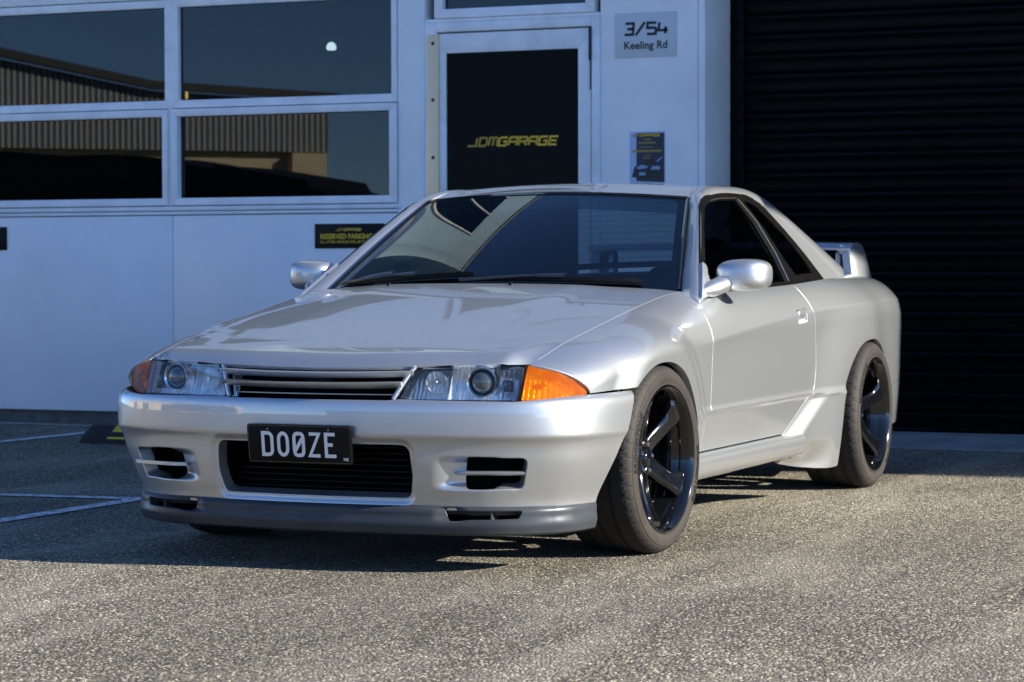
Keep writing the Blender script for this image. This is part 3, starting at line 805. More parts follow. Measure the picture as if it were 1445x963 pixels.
def side_extra(x, z):
    d = np.hypot(x - .01, z - .30)
    fl = .026 * (1 - sm(.37, .50, d))
    dr = np.hypot((x + 2.50) * np.where(x < -2.5, 1.15, .8), z - .30)
    fl += .026 * (1 - sm(.30, .66, dr)) * np.where(x < -2.5, 1 - .75 * sm(-2.55, -3.0, x), 1.)
    ch = (.0050 + .004 * sm(-1.6, -2.1, x)) * np.exp(-(np.sqrt((z - _zl(x)) ** 2 + .005 ** 2) - .005) / .032) * sm(-.28, -.62, x) * sm(-3.5, -3.2, x)
    # moulding along the lower door and the panel tucked in below it
    low = sm(-.30, -.40, x) * sm(-2.75, -2.45, x)
    rear = sm(-1.93, -1.99, x)
    mould = .006 * np.exp(-((z - .437) / .010) ** 2) * low
    tuck = -(.012 * sm(.434, .418, z) + .14 * np.clip(.42 - z, 0, .14)) * low
    # flared pod ahead of the rear wheel
    dg = (-(x + 1.50) * .105 - (z - .30) * .27) / math.hypot(.105, .27) * -1
    pod = sm(-.008, .085, ((-1.53 - x) * .125 + (.305 - z) * .235) / math.hypot(.125, .235)) * sm(.437, .425, z) * sm(-2.75, -2.45, x)
    tuck = tuck * (1 - pod) + pod * (.010 - .055 * sm(.26, .15, z) * sm(-2.03, -1.80, x))
    return fl + ch + mould + tuck
def side_pt(x, t):
    x = np.asarray(x, float); t = np.asarray(t, float)
    tp = _top(x); yt, zt = tp[..., 0], tp[..., 1]
    zs, th, W = _zs(x), np.radians(_th(x)), _W(x)
    q = np.clip(t / .45, -.1, 1); a = th * (1 - q)
    yu = yt + (W - yt) * (np.cos(a) - np.cos(th)) / (1 - np.cos(th)); zu = zs + (zt - zs) * np.sin(a) / np.sin(th)
    z2 = zs - (zs - ZB) * (t - .45) / .55
    yl = W - .010 * (np.maximum(zs - z2, 0) / .3) ** 2
    up_ = t < .45
    y = np.where(up_, yu, yl); z = np.where(up_, zu, z2)
    k = sm(0, .06, t)
    return np.stack([x, y + side_extra(x, z) * k, z], -1)

arch_f = curve3([(-.345, 0, -.1), (-.345, 0, .08), (-.345, 0, .20), (-.335, 0, .30), (-.305, 0, .42), (-.255, 0, .50), (-.19, 0, .565), (-.11, 0, .606), (-.03, 0, .624), (.05, 0, .628), (.131, 0, .621), (.197, 0, .603), (.263, 0, .575), (.305, 0, .548), (.36, 0, .46), (.41, 0, .36), (.450, 0, .24), (.462, 0, .17), (.465, 0, .1), (.465, 0, -.1)])
ARCH_F = [(p[0], p[2]) for p in arch_f(np.linspace(0, 1, 90))]
arch_r = curve3([(-2.10, 0, -.1), (-2.10, 0, .10), (-2.11, 0, .30), (-2.131, 0, .430), (-2.167, 0, .482), (-2.252, 0, .552), (-2.383, 0, .611), (-2.495, 0, .628), (-2.62, 0, .627), (-2.74, 0, .60), (-2.85, 0, .55), (-2.93, 0, .47), (-2.97, 0, .38), (-2.98, 0, .30), (-2.98, 0, -.1)])
ARCH_R = [(p[0], p[2]) for p in arch_r(np.linspace(0, 1, 90))]
DOOR_F = [(-.540, .90), (-.540, .85), (-.528, .78), (-.520, .707), (-.518, .56), (-.515, .43), (-.505, .292)]
DOOR_R = [(-1.500, .292), (-1.535, .312), (-1.62, .357), (-1.75, .428), (-1.783, .47), (-1.795, .54), (-1.787, .64), (-1.768, .74), (-1.745, .80), (-1.722, .85), (-1.715, .90)]
DOOR = DOOR_F + rpoly(DOOR_R, .02)[1:] if False else DOOR_F + DOOR_R
FEND = [(-.535, .99)] + [(x, z) for x, z in DOOR_F[1:]] + [(-.505, .20), (-.33, .20), (.2, .3), (.24, .556), (.45, .551), (.572, .549), (.588, .570), (.614, .594), (.643, .613), (.664, .624), (.692, .638), (.707, .652), (.72, .99)]
QUART = [(-1.712, .99)] + [(x, z) for x, z in DOOR_R[::-1][1:]] + [(-1.500, .176), (-1.92, .130), (-1.99, .126), (-2.5, .126), (-3.0, .40), (-3.7, .47), (-3.7, .99)]
RBUMP = [(-2.5, .126), (-3.0, .396), (-3.7, .466), (-3.7, .26), (-3.4, .24), (-2.9, .22)]
HANDLE = rpoly([(-1.545, .712), (-1.668, .718), (-1.672, .772), (-1.549, .766)], .012)
def k_door(U, V, P):
    return np.minimum(sd_poly(DOOR, P[..., 0], P[..., 2]) - GAP, -sd_poly(HANDLE, P[..., 0], P[..., 2]))
def k_fend(U, V, P):
    x, z = P[..., 0], P[..., 2]
    return np.minimum(sd_poly(FEND, x, z) - GAP, -sd_poly(ARCH_F, x, z))
def k_quart(U, V, P):
    x, z = P[..., 0], P[..., 2]
    return np.minimum(sd_poly(QUART, x, z) - GAP, -sd_poly(ARCH_R, x, z))
def k_rbump(U, V, P):
    x, z = P[..., 0], P[..., 2]
    return np.minimum(sd_poly(RBUMP, x, z) - GAP, -sd_poly(ARCH_R, x, z))
TT = np.concatenate([np.linspace(.0015, .45, 34), np.linspace(.46, 1, 62)])
belt_nf = lambda p: False
for sgn, mir in ((1, None), (-1, 'right')):
    surf('fender', side_pt, np.linspace(-.56, .74, 105), TT, paint, car, k_fend, mirror=mir, depth=.03)
    d = surf('door', side_pt, np.linspace(-1.81, -.49, 100), TT, paint, car, k_door, mirror=mir, depth=.02)
    surf('quarter_panel', side_pt, np.linspace(-3.645, -1.48, 150), TT, paint, car, k_quart, mirror=mir, depth=.03)
    surf('rear_bumper', side_pt, np.linspace(-3.645, -2.4, 70), TT, paint, car, k_rbump, mirror=mir, depth=.03)
    surf('door_gap_shade', lambda u, t: side_pt(u, t) - np.array([0, .010, 0]), np.linspace(-1.84, -.46, 120), TT, under_mat, car, lambda U, V, P: .014 - np.abs(sd_poly(DOOR, P[..., 0], P[..., 2])), mirror=mir, edge=0)  # black backing added so the door gaps read as deep shade
    # recessed door handle: cup, flap and a short keyhole
    cup = lambda u, v: np.stack([u, np.interp(u, [-1.68, -1.61, -1.54], [.8465, .831, .8465]) - .006, v], -1)
    hd = empty('door_handle', parent=d)
    h1 = surf('handle_cup', lambda u, v: np.stack([u, .842 - .016 * np.exp(-((v - .728) / .016) ** 2) * np.exp(-((u + 1.61) / .045) ** 4), v], -1), np.linspace(-1.685, -1.535, 30), np.linspace(.70, .785, 26), paint, hd,
              lambda U, V, P: sd_poly(HANDLE, U, V) + .004, edge=0, mirror=mir)
    h2 = surf('handle_flap', lambda u, v: np.stack([u, .8475 - .004 * ((v - .75) / .02) ** 2, v], -1), np.linspace(-1.66, -1.555, 20), np.linspace(.735, .77, 12), paint, hd,
              lambda U, V, P: sd_poly(rpoly([(-1.562, .739), (-1.655, .743), (-1.658, .766), (-1.565, .762)], .006), U, V), edge=.002, depth=.008, mirror=mir)
    # rounded rear corner cap joined across the tail by the tail panel below
# ---- bonnet
_ye = lambda x: _top(x)[..., 0]
_zE = lambda x: _top(x)[..., 1]
_xf = nspline([0, .338, .52, .653, .68, .72], [.842, .806, .752, .697, .675, .64])
def wsb_x(y): return -.42 - .214 * np.abs(y / .694) ** 2.2
def hood_z(x, y):
    ye = _ye(x); r = np.abs(y) / ye
    ze = np.where(x > .66, .6475 - (x - .66) * .27 - .35 * (x - .66) ** 2, _zE(np.minimum(x, .70)))
    crown = .046 * (1 - r ** 2.2) + .0035 * (1 - sm(.46, .66, r + .10 * (x - .1))) * sm(.75, .4, x)
    d = _xf(np.abs(y)) - x
    roll = -.020 * np.clip(1 - d / .07, 0, 1.3) ** 2
    zf = np.interp(np.abs(y), [0, .338, .5, .653, .68], [.632, .634, .637, .641, .650])
    xe = _xf(np.abs(y)); yy_ = np.abs(y)
    ze0 = np.where(xe > .66, .6475 - (xe - .66) * .27 - .35 * (xe - .66) ** 2, _zE(np.minimum(xe, .70)))
    r0 = yy_ / _ye(xe)
    z0 = ze0 + .046 * (1 - r0 ** 2.2) + .0035 * (1 - sm(.46, .66, r0 + .10 * (xe - .1))) * sm(.75, .4, xe) - .020
    return ze + crown + roll + (zf - z0) * (1 - sm(0, .35, d)) * (1 - sm(.88, .985, r))
def hood_pt(u, v):                       # u: 0 front .. 1 rear, v: 0 centre .. 1 edge
    # rows follow the shape of the leading edge at the nose and of the windscreen base at the rear
    y0 = v * .68
    xf_ = _xf(np.abs(y0)); xr = wsb_x(y0) + .040
    xr = xr + .02 * sm(.9, 1., v)
    x = xf_ + (xr - xf_) * u
    y = v * (_ye(x) - .0045)
    return np.stack([x, y, hood_z(x, y)], -1)
hu = np.concatenate([np.linspace(0, .1, 24), np.linspace(.11, 1, 76)])
surf('bonnet', hood_pt, hu, np.linspace(0, 1, 60), paint, car, mirror='both', depth=.016, edge=.003, noflange=lambda p: p[1] < .0006)
# black strips added under the bonnet's side gaps to stand in for their shade
for sgn in (1, -1):
    gx = np.linspace(.66, -.58, 40)
    sweep('bonnet_gap_shade', rrect(.020, .008, .002, 2), np.stack([gx, sgn * (_ye(gx) - .001), _zE(gx) - .013], 1), under_mat, car)
# dark well behind the bonnet under the windscreen
surf('cowl_panel', lambda u, v: np.stack([wsb_x(v) + .046 - .16 * u, v, .858 - .018 * (v / .69) ** 2 + .012 * u], -1), np.linspace(0, 1, 8), np.linspace(0, .70, 30), black_trim, car, mirror='both', edge=0)
# ---- front bumper
plan = curve3([(.892, 0, 0), (.889, .12, 0), (.876, .28, 0), (.853, .44, 0), (.820, .575, 0), (.777, .685, 0), (.717, .770, 0), (.637, .824, 0), (.54, .853, 0), (.43, .867, 0), (.32, .874, 0), (.2, .877, 0)])
_pull = nspline([.547, .540, .532, .522, .505, .47, .435, .421, .411, .400, .36, .30, .26, .224, .195], [.036, .021, .011, .005, .0015, .0, .0005, .003, .009, .014, .021, .032, .043, .055, .062])
INTAKE = rpoly([(-.40, .228), (.334, .228), (.346, .300), (.338, .398), (-.40, .398)], [0, .028, .1, .036, 0])
FOG = rpoly([(.500, .262), (.690, .259), (.702, .362), (.512, .364)], [.028, .024, .024, .024])
def bump_frame(s):
    c = plan(s); t = plan(s + 1e-3) - plan(s - 1e-3); t /= np.linalg.norm(t, axis=-1, keepdims=True)
    return c, np.stack([t[..., 1], -t[..., 0], 0 * t[..., 0]], -1)
def bump_pt(s, z):
    s = np.asarray(s, float); z = np.asarray(z, float)
    c, n = bump_frame(s)
    y = c[..., 1]
    pl = _pull(z) * (1 - .45 * sm(.5, 1., s)) + .030 * sm(.43, .21, z) * sm(.42, .62, s) * sm(1.0, .80, s)
    pl = pl + .010 * (1 - sm(0, .022, -sd_poly(INTAKE, y, z)))
    win = sm(.258, .284, z) * sm(.367, .341, z)
    pl = pl + .042 * sm(.405, .525, y + .10 * (.31 - z)) * win * sm(.64, .55, y)
    return c - n * pl[..., None] + np.stack([0 * z, 0 * z, z], -1)
def k_bump(U, V, P):
    c = plan(U)
    k = np.minimum(-sd_poly(INTAKE, c[..., 1], V), -sd_poly(FOG, c[..., 1], V))
    k = np.minimum(k, -sd_poly(ARCH_F, P[..., 0], P[..., 2]))
    # under the lamps the top edge lies lower, in the middle it closes the grille mouth
    top = np.interp(c[..., 1], [0, .27, .31, .66, .82, .90], [.532, .532, .536, .530, .5455, .5475])
    return np.minimum(k, top - V)
bumper = surf('front_bumper', bump_pt, np.linspace(0, .985, 190), np.linspace(.197, .549, 84), paint, car, k_bump, mirror='both', depth=.045, edge=.004, noflange=lambda p: p[1] < .0006)
for s_ in (1, -1):      # blade across each brake-duct opening
    c, n = bump_frame(np.linspace(.36, .66, 30))
    yy = c[:, 1]; ok = (yy > .462) & (yy < .694)
    pth = (c - n * (.047 + .020 * sm(.53, .45, yy))[:, None])[ok] + [0, 0, .312]
    sweep('duct_blade', [(-.030, -.004), (.006, -.006), (.011, 0), (.006, .006), (-.030, .007)], pth * [1, s_, 1], paint, bumper, sharp=60)
    surf('duct_liner', lambda s, z: (lambda cn: cn[0] - cn[1] * .12 + np.stack([0 * z, 0 * z, z], -1))(bump_frame(s)), np.linspace(.37, .66, 10), np.linspace(.24, .385, 4), under_mat, bumper, edge=0, mirror=None if s_ > 0 else 'right')
box('oil_cooler', .60, .66, .535, .552, .262, .325, red_mat, car)
lathe('brake_hose', [(.012, -.05), (.016, -.05), (.016, .05), (.012, .05)], steel, car, seg=16, axis='Y', loc=(.63, .62, .285))
# intercooler behind the mouth
ic = box('intercooler', .68, .72, -.42, .42, .20, .43, under_mat, car)
for k in range(10):
    box('cooler_fin', .72, .745, -.36, .36, .228 + k * .0185, .234 + k * .0185, black_trim, ic, bev=.0015)
for k in range(2):
    box('cooler_end', .718, .752, (-.37, .345)[k], (-.345, .37)[k], .2, .42, black_trim, ic)
for sg in (1, -1):
    box('mouth_side', .70, .785, sg * .352, sg * .358, .215, .41, under_mat, ic)
box('mouth_floor', .68, .79, -.36, .36, .212, .2165, under_mat, ic)
box('mouth_roof', .68, .82, -.36, .36, .405, .409, under_mat, ic)
# ---- lip
_lp = nspline([.211, .204, .18, .15, .13, .122, .118], [.058, .050, .044, .040, .045, .054, .07])
SLOT = rpoly([(.455, .165), (.675, .170), (.690, .200), (.44, .200)], [.012, .014, .014, .006])
def lip_pt(s, z):
    c, n = bump_frame(s)
    y = c[..., 1]
    pl = _lp(z) * (1 - .3 * sm(.6, 1, s)) + .030 * sm(.42, .62, s) * sm(1.0, .80, s) + .018 * sm(.40, .47, y) * sm(.16, .175, z) * sm(.210, .20, z) * sm(.52, .46, y)
    return c - n * pl[..., None] + np.stack([0 * z, 0 * z, z + .004 * sm(.6, 1., s)], -1)
lip = surf('front_lip', lip_pt, np.linspace(0, .86, 130), np.linspace(.119, .209, 40), lip_mat, car,
           lambda U, V, P: np.minimum(np.minimum(-sd_poly(SLOT, plan(U)[..., 1], V), -sd_poly(ARCH_F, P[..., 0], P[..., 2])), .2095 - .006 * sm(.3, .6, plan(U)[..., 1]) * 0 - V),
           mirror='both', depth=.03, edge=.004, noflange=lambda p: p[1] < .0006)
for sg in (1, -1):
    box('slot_divider', .70, .768, sg * .570, sg * .574, .165, .204, lip_mat, lip)
    surf('slot_liner', lambda s, z: (lambda cn: cn[0] - cn[1] * .10 + np.stack([0 * z, 0 * z, z], -1))(bump_frame(s)), np.linspace(.36, .66, 10), np.linspace(.15, .21, 3), under_mat, lip, edge=0, mirror=None if sg > 0 else 'right')
# ---- grille
grille = surf('grille', lambda u, v: np.stack([.76 - .02 * (u / .33) ** 2 + 0 * v, u, v], -1), np.linspace(-.36, .36, 12), np.linspace(.50, .634, 4), under_mat, car, edge=0)
box('grille_floor', .74, .838, -.30, .30, .516, .523, under_mat, grille)
box('bonnet_latch', .775, .79, -.05, .05, .575, .60, black_trim, grille)
for z0, x0, w0, zd in ((.602, .830, .312, .0), (.570, .842, .297, .0)):
    yy = np.linspace(-w0, w0, 41)
    pth = np.stack([x0 - .038 * (yy / .33) ** 2 - .02 * sm(.29, .33, np.abs(yy)), yy, z0 + .006 * (np.abs(yy) / .33) ** 2 + 0 * yy], 1)
    sweep('grille_slat', [(-.006, -.0085), (-.010, -.002), (-.006, .0075), (.030, .015), (.040, .012), (.030, -.003)], pth, paint, grille, sharp=50)
for sg in (1, -1):
    sweep('grille_surround', rrect(.012, .016, .004, 3), [(.848, sg * .284, .534), (.842, sg * .293, .552), (.822, sg * .311, .590), (.804, sg * .326, .620), (.797, sg * .334, .630)], paint, grille, upv=(1, 0, 0), sharp=60)
yy = np.linspace(-.27, .29, 30)
sweep('grille_strip', rrect(.010, .0035, .001, 2), np.stack([.848 - .04 * (yy / .33) ** 2, yy, .5475 + 0 * yy], 1), steel, grille)
# number plate on its bracket
pl_y, PT, PB = -.012, (.908, .4545), (.893, .334)
def plate_place(a, b, t):       # a: 0..1 left to right as read, b: 0..1 up, t: lift off the face
    x = PB[0] + (PT[0] - PB[0]) * b; z = PB[1] + (PT[1] - PB[1]) * b
    return (x + t, pl_y - .18 + .36 * a, z - t * .12)
def pl2(a, b, t): return plate_place(a / .36, b / .122, t)
plate = prism('number_plate', [tuple(p) for p in rpoly([(0, 0), (.36, 0), (.36, .122), (0, .122)], .011)], -.004, 0, pl2, plate_black, car, bev=.001)
prism('plate_bracket', [(.05, .03), (.31, .03), (.31, .10), (.05, .10)], -.020, -.004, pl2, black_trim, plate)
rim_o = rpoly([(0, 0), (.36, 0), (.36, .122), (0, .122)], .011); 
bm = bmesh.new(); stroke_mesh(bm, [tuple(p) for p in rpoly([(.004, .004), (.356, .004), (.356, .118), (.004, .118)], .009)], .0035, pl2, .0006, closed=True)
orient(bm_obj('plate_border', bm, black_gloss, plate), (1, 0, 0))
def arc(cx, cy, rx, ry, a0, a1, n=10): return [(cx + rx * math.cos(R(a0 + (a1 - a0) * i / n)), cy + ry * math.sin(R(a0 + (a1 - a0) * i / n))) for i in range(n + 1)]
GLY = {'D': [([(.0, 0), (.50, 0)] + arc(.55, .22, .33, .22, -80, 0, 6) + arc(.55, .78, .33, .22, 0, 80, 6) + [(.50, 1), (0, 1)], False), ([(.14, 0), (.14, 1)], False)],
       'O': [(arc(.5, .70, .36, .30, 0, 180) + arc(.5, .30, .36, .30, 180, 360), True)],
       '0': [(rpoly([(.12, 0), (.88, 0), (.88, 1), (.12, 1)], .26), True), ([(.18, .20), (.82, .80)], False)],
       'Z': [([(.08, 1), (.88, 1), (.10, 0), (.94, 0)], False)],
       'E': [([(.90, 1), (.14, 1), (.14, 0), (.94, 0)], False), ([(.14, .52), (.70, .52)], False)]}
for k, ch in enumerate('DO0ZE'):
    bm = bmesh.new()
    for si, (pts, cl) in enumerate(GLY[ch]):
        stroke_mesh(bm, [(.0485 + k * .0545 + p[0] * .042, .026 + p[1] * .068) for p in pts], .0110, pl2, .0010 + .0004 * si, closed=cl)
    orient(bm_obj('plate_character', bm, plate_white, plate), (1, 0, 0))
text_obj('plate_mark', 'NZ', .012, lambda a, b, t: pl2(.330 + a, .013 + b, .001), plate_white, plate, bold=.0006)
for a, b in ((.072, .107), (.283, .107), (.09, .012), (.283, .015)):
    prism('plate_screw', circ(.0026, 8), 0, .0015, lambda p, q, t, a=a, b=b: pl2(a + p, b + q, t), steel if b > .05 else black_trim, plate)
def sph_blob(name, c, rad, e, m, parent, warp=None, nu=40, nv=28):
    vs_, fs = [], []
    for i in range(nu):
        a = 2 * math.pi * i / nu
        for j in range(nv):
            b = -math.pi / 2 + math.pi * j / (nv - 1)
            f = lambda s, k: math.copysign(abs(s) ** k, s)
            q = np.array([f(math.cos(b), e) * f(math.cos(a), e), f(math.cos(b), e) * f(math.sin(a), e), f(math.sin(b), e)])
            if warp: q = warp(q)
            vs_.append(np.array(c) + q * rad)
    for i in range(nu):
        k = (i + 1) % nu
        for j in range(nv - 1): fs.append((i * nv + j, k * nv + j, k * nv + j + 1, i * nv + j + 1))
    o = mesh_obj(name, vs_, fs, m, parent); fix_normals(o, 60)
    return o
# ---- headlamps
_lx = nspline([0, .30, .45, .58, .654, .74, .79, .815, .84], [.88, .847, .817, .779, .744, .672, .609, .573, .530])
def lamp_pt(y, z): return np.stack([_lx(y) - .45 * (z - .54) * (1 - .80 * sm(.67, .79, y)), y, z], -1)
CLEAR = rpoly([(.300, .536), (.654, .533), (.6575, .6365), (.362, .632), (.340, .621)], [.008, .004, .004, .012, .012])
AMBER = rpoly([(.6615, .533), (.770, .5375), (.812, .5475), (.807, .563), (.786, .588), (.744, .615), (.717, .626), (.681, .636), (.6645, .637)], [.004, .02, .006, .01, .01, .02, .02, .01, .003])
ALL = rpoly([(.297, .531), (.66, .5275), (.78, .532), (.820, .546), (.812, .566), (.79, .592), (.748, .619), (.718, .630), (.68, .640), (.356, .636), (.337, .624)], .005)
def refl_mat():
    m = mat('lamp_reflector', (.92, .93, .94), .16, .72)
    nt = m.node_tree; b = bsdf(m); v = coords(nt)
    n = noise(nt, v, 35, 3)
    w = N(nt, 'ShaderNodeTexWave', wave_type='BANDS', bands_direction='Y', inp={'Scale': 24., 'Distortion': 1.5}); nt.links.new(v, w.inputs['Vector'])
    nt.links.new(bump(nt, n.outputs[0], .35, .004, bump(nt, w.outputs[0], .5, .003)), b.inputs['Normal'])
    return m
refl = refl_mat()
flute = thin_glass('fluted_lens', (.93, .95, .95), ior=1.45)
def _fl():
    nt = flute.node_tree; v = coords(nt)
    w = N(nt, 'ShaderNodeTexWave', wave_type='BANDS', bands_direction='Y', inp={'Scale': 70.})
    nt.links.new(v, w.inputs['Vector'])
    bo = bump(nt, w.outputs[0], .8, .002)
    for n in nt.nodes:
        if n.type in ('BSDF_GLOSSY', 'FRESNEL'): nt.links.new(bo, n.inputs['Normal'])
_fl()
lens_ball = mat('projector_lens', (.05, .055, .06), .02, 0, 1., .0, spec=.8)
for sgn, mir in ((1, None), (-1, 'right')):
    hl = empty('headlamp', parent=car)
    my = lambda p: (p[0], p[1] * sgn, p[2])
    back = lambda y, z, d: lamp_pt(y, z) - np.array([d, d * .35, 0])
    surf('bezel', lambda y, z: back(y, z, .004), np.linspace(.285, .83, 90), np.linspace(.522, .65, 24), black_trim, hl,
         lambda U, V, P: np.minimum(sd_poly(ALL, U, V), np.maximum(0, 0) - np.maximum(sd_poly(CLEAR, U, V), sd_poly(AMBER, U, V))), mirror=mir, edge=.001, depth=.03)
    surf('lens', lamp_pt, np.linspace(.29, .67, 60), np.linspace(.525, .645, 20), lens_glass, hl, lambda U, V, P: sd_poly(CLEAR, U, V), mirror=mir, edge=.001, depth=.012)
    surf('fluted_band', lambda y, z: back(y, z, .003), np.linspace(.30, .66, 60), np.linspace(.53, .64, 20), flute, hl,
         lambda U, V, P: np.minimum(sd_poly(CLEAR, U, V) - .003, np.maximum(np.maximum(.043 - V + .508, U - .605), .470 - U)), mirror=mir, edge=0)
    surf('turn_signal', lamp_pt, np.linspace(.65, .83, 60), np.linspace(.525, .65, 30), amber, hl, lambda U, V, P: sd_poly(AMBER, U, V), mirror=mir, edge=.0025, depth=.012)
    surf('signal_reflector', lambda y, z: lamp_pt(y, z) - np.stack([.022 + .0 * y, .030 + .0 * y, 0 * y], -1), np.linspace(.665, .80, 16), np.linspace(.530, .625, 10), refl, hl, lambda U, V, P: sd_poly(AMBER, U, V) + .002, mirror=mir, edge=0)
    sb = sph_blob('signal_bulb', tuple(np.array([*(lamp_pt(np.array(.722), np.array(.580)) - [.014, .018, 0])]) * [1, sgn, 1]), (.011, .011, .011), 1., steel, hl, nu=16, nv=10)
    # inner bowl walls and reflectors
    surf('bowl', lambda y, z: back(y, z, .062), np.linspace(.31, .655, 14), np.linspace(.530, .630, 6), refl, hl, mirror=mir, edge=0)
    for zz, nm in ((.5315, 'bowl_floor'), (.6300, 'bowl_roof')):
        surf(nm, lambda u, v, zz=zz: back(v, zz + 0 * v, .004) - np.stack([.058 * u, .02 * u, 0 * u], -1), np.linspace(0, 1, 4), np.linspace(.345 if zz > .6 else .31, .655, 20), refl, hl, mirror=mir, edge=0)
    for ya, nm in ((.305, 'bowl_end'), (.653, 'bowl_end'), (.445, 'bowl_rib')):
        surf(nm, lambda u, v, ya=ya: back(np.full_like(v, ya) + (.036 * (v - .535) / .1 if ya < .32 else 0), v, .006) - np.stack([.054 * u, .0 * u, 0 * u], -1), np.linspace(0 if ya != .445 else .35, 1, 4), np.linspace(.534, .628, 6), refl if ya > .31 else black_trim, hl, mirror=mir, edge=0)
    # projector with its ring, high beam bowl, side marker block
    c = back(.545, .586, .030); ax = Vector((1, .38, 0)).normalized()
    def disc(name, prof, mtl, cpt, seg=36):
        o = lathe(name, prof, mtl, hl, seg=seg, axis='X', sharp=60)
        o.location = my(cpt); o.rotation_euler = (0, 0, sgn * math.atan2(.16, 1))
        return o
    disc('projector_ring', [(.036, -.02), (.0375, .004), (.040, .012), (.0455, .016), (.048, .012), (.050, -.02)], chrome, c)
    disc('projector_lens', [(.0001, .024), (.010, .0232), (.020, .020), (.029, .0135), (.034, .006), (.0355, 0), (.034, -.004), (.0001, -.006)], lens_ball, c)
    disc('projector_barrel', [(.0355, -.004), (.036, -.035), (.0001, -.035)], black_gloss, c)
    c2 = back(.405, .586, .030)
    disc('main_beam_reflector', [(.002, -.030), (.014, -.026), (.026, -.014), (.033, -.002), (.034, -.006)], refl, c2)
    disc('bulb', [(.0001, .004), (.004, .002), (.0055, -.006), (.0055, -.03)], steel, c2, 12)
    c3 = back(.620, .575, .028)
    o = box('marker_block', -.012, .012, -.012, .012, -.018, .018, black_gloss, hl, bev=.002)
    o.location = my(c3)
# ---- greenhouse
OUT = [(-.560, .790, .812), (-.60, .776, .842), (-.70, .742, .906), (-.848, .692, 1.003), (-1.00, .640, 1.100), (-1.105, .604, 1.163), (-1.205, .586, 1.195), (-1.366, .577, 1.213), (-1.50, .5735, 1.2195), (-1.618, .573, 1.2195), (-1.76, .577, 1.211), (-1.90, .594, 1.181), (-2.03, .620, 1.133), (-2.24, .678, 1.026), (-2.44, .742, .902), (-2.50, .76, .862)]
INN = [(-.575, .722, .838), (-.634, .694, .856), (-.735, .664, .920), (-.870, .626, 1.004), (-1.01, .586, 1.092), (-1.100, .560, 1.148), (-1.177, .538, 1.195), (-1.31, .513, 1.229), (-1.46, .506, 1.240), (-1.62, .504, 1.245), (-1.82, .505, 1.240), (-2.00, .508, 1.217), (-2.15, .522, 1.176), (-2.42, .572, 1.055), (-2.72, .630, .915), (-2.80, .645, .875)]
_o = curve3(OUT); _i = curve3(INN)
pj = np.linspace(0, 1, len(OUT))
f_out = nspline(pj, OUT); f_in = nspline(pj, INN)
def rail_pt(w, v):                      # v 0 outer (side plane) .. 1 inner (glass / roof)
    A, B = f_out(w), f_in(w)
    M = (A + B) / 2
    ddir = f_out(w + .004) - f_out(w - .004)
    nn = np.cross(ddir, B - A); nn /= np.linalg.norm(nn, axis=-1, keepdims=True)
    nn = nn * np.sign((nn * (M - np.array([-1.4, 0, .6]))).sum(-1, keepdims=True))
    L = np.linalg.norm(B - A, axis=-1, keepdims=True)
    ns = np.array([0, 1, .5]) / math.hypot(1, .5)
    dp = np.cross(ns, ddir); dp /= np.linalg.norm(dp, axis=-1, keepdims=True)
    cmp_ = (dp * (B - A)).sum(-1, keepdims=True)
    Cc = .60 * (A + dp * cmp_ * .85) + .40 * (M + nn * L * .34)
    v = v[..., None]
    return (1 - v) ** 2 * A + 2 * v * (1 - v) * Cc + v * v * B
for mir in (None, 'right'):
    surf('roof_rail', rail_pt, np.linspace(0, 1, 150), np.linspace(0, 1, 12), paint, car, mirror=mir, edge=.001, depth=.008)
def Yg(x, z): return .768 - .50 * (z - .855) - .10 * (z - .855) ** 2 + .0
def glass_pt(u, v): return np.stack([u, Yg(u, v), v], -1)
WIN = [(-.585, .828), (-.60, .843), (-.848, 1.004), (-1.00, 1.100), (-1.10, 1.161), (-1.15, 1.183), (-1.21, 1.1965), (-1.366, 1.2115), (-1.50, 1.218), (-1.62, 1.2185), (-1.74, 1.213), (-1.80, 1.203), (-1.90, 1.167), (-2.015, 1.080), (-2.121, .986), (-2.218, .881), (-2.19, .872), (-1.747, .8605), (-1.469, .851), (-.95, .842), (-.60, .826)]
SIDEP = [(a[0], a[2]) for a in f_out(np.linspace(.74, .985, 30))]
CPIL = [(-1.60, 1.2185), (-1.74, 1.213)] + WIN[11:17] + [(-2.19, .84), (-2.49, .84)] + SIDEP[::-1]
DGL = rpoly([(-.70, .868), (-1.00, 1.077), (-1.13, 1.152), (-1.215, 1.176), (-1.36, 1.190), (-1.565, 1.1965), (-1.640, 1.11), (-1.672, .99), (-1.668, .876), (-1.2, .868)], [.01, .1, .05, .05, .1, .02, .1, .1, .01, .1])
QGL = rpoly([(-1.66, 1.193), (-1.745, 1.188), (-1.80, 1.172), (-1.985, 1.055), (-2.085, .95), (-2.105, .908), (-1.85, .900), (-1.80, .97), (-1.75, 1.08)], [.01, .03, .05, .1, .02, .012, .02, .1, .1])
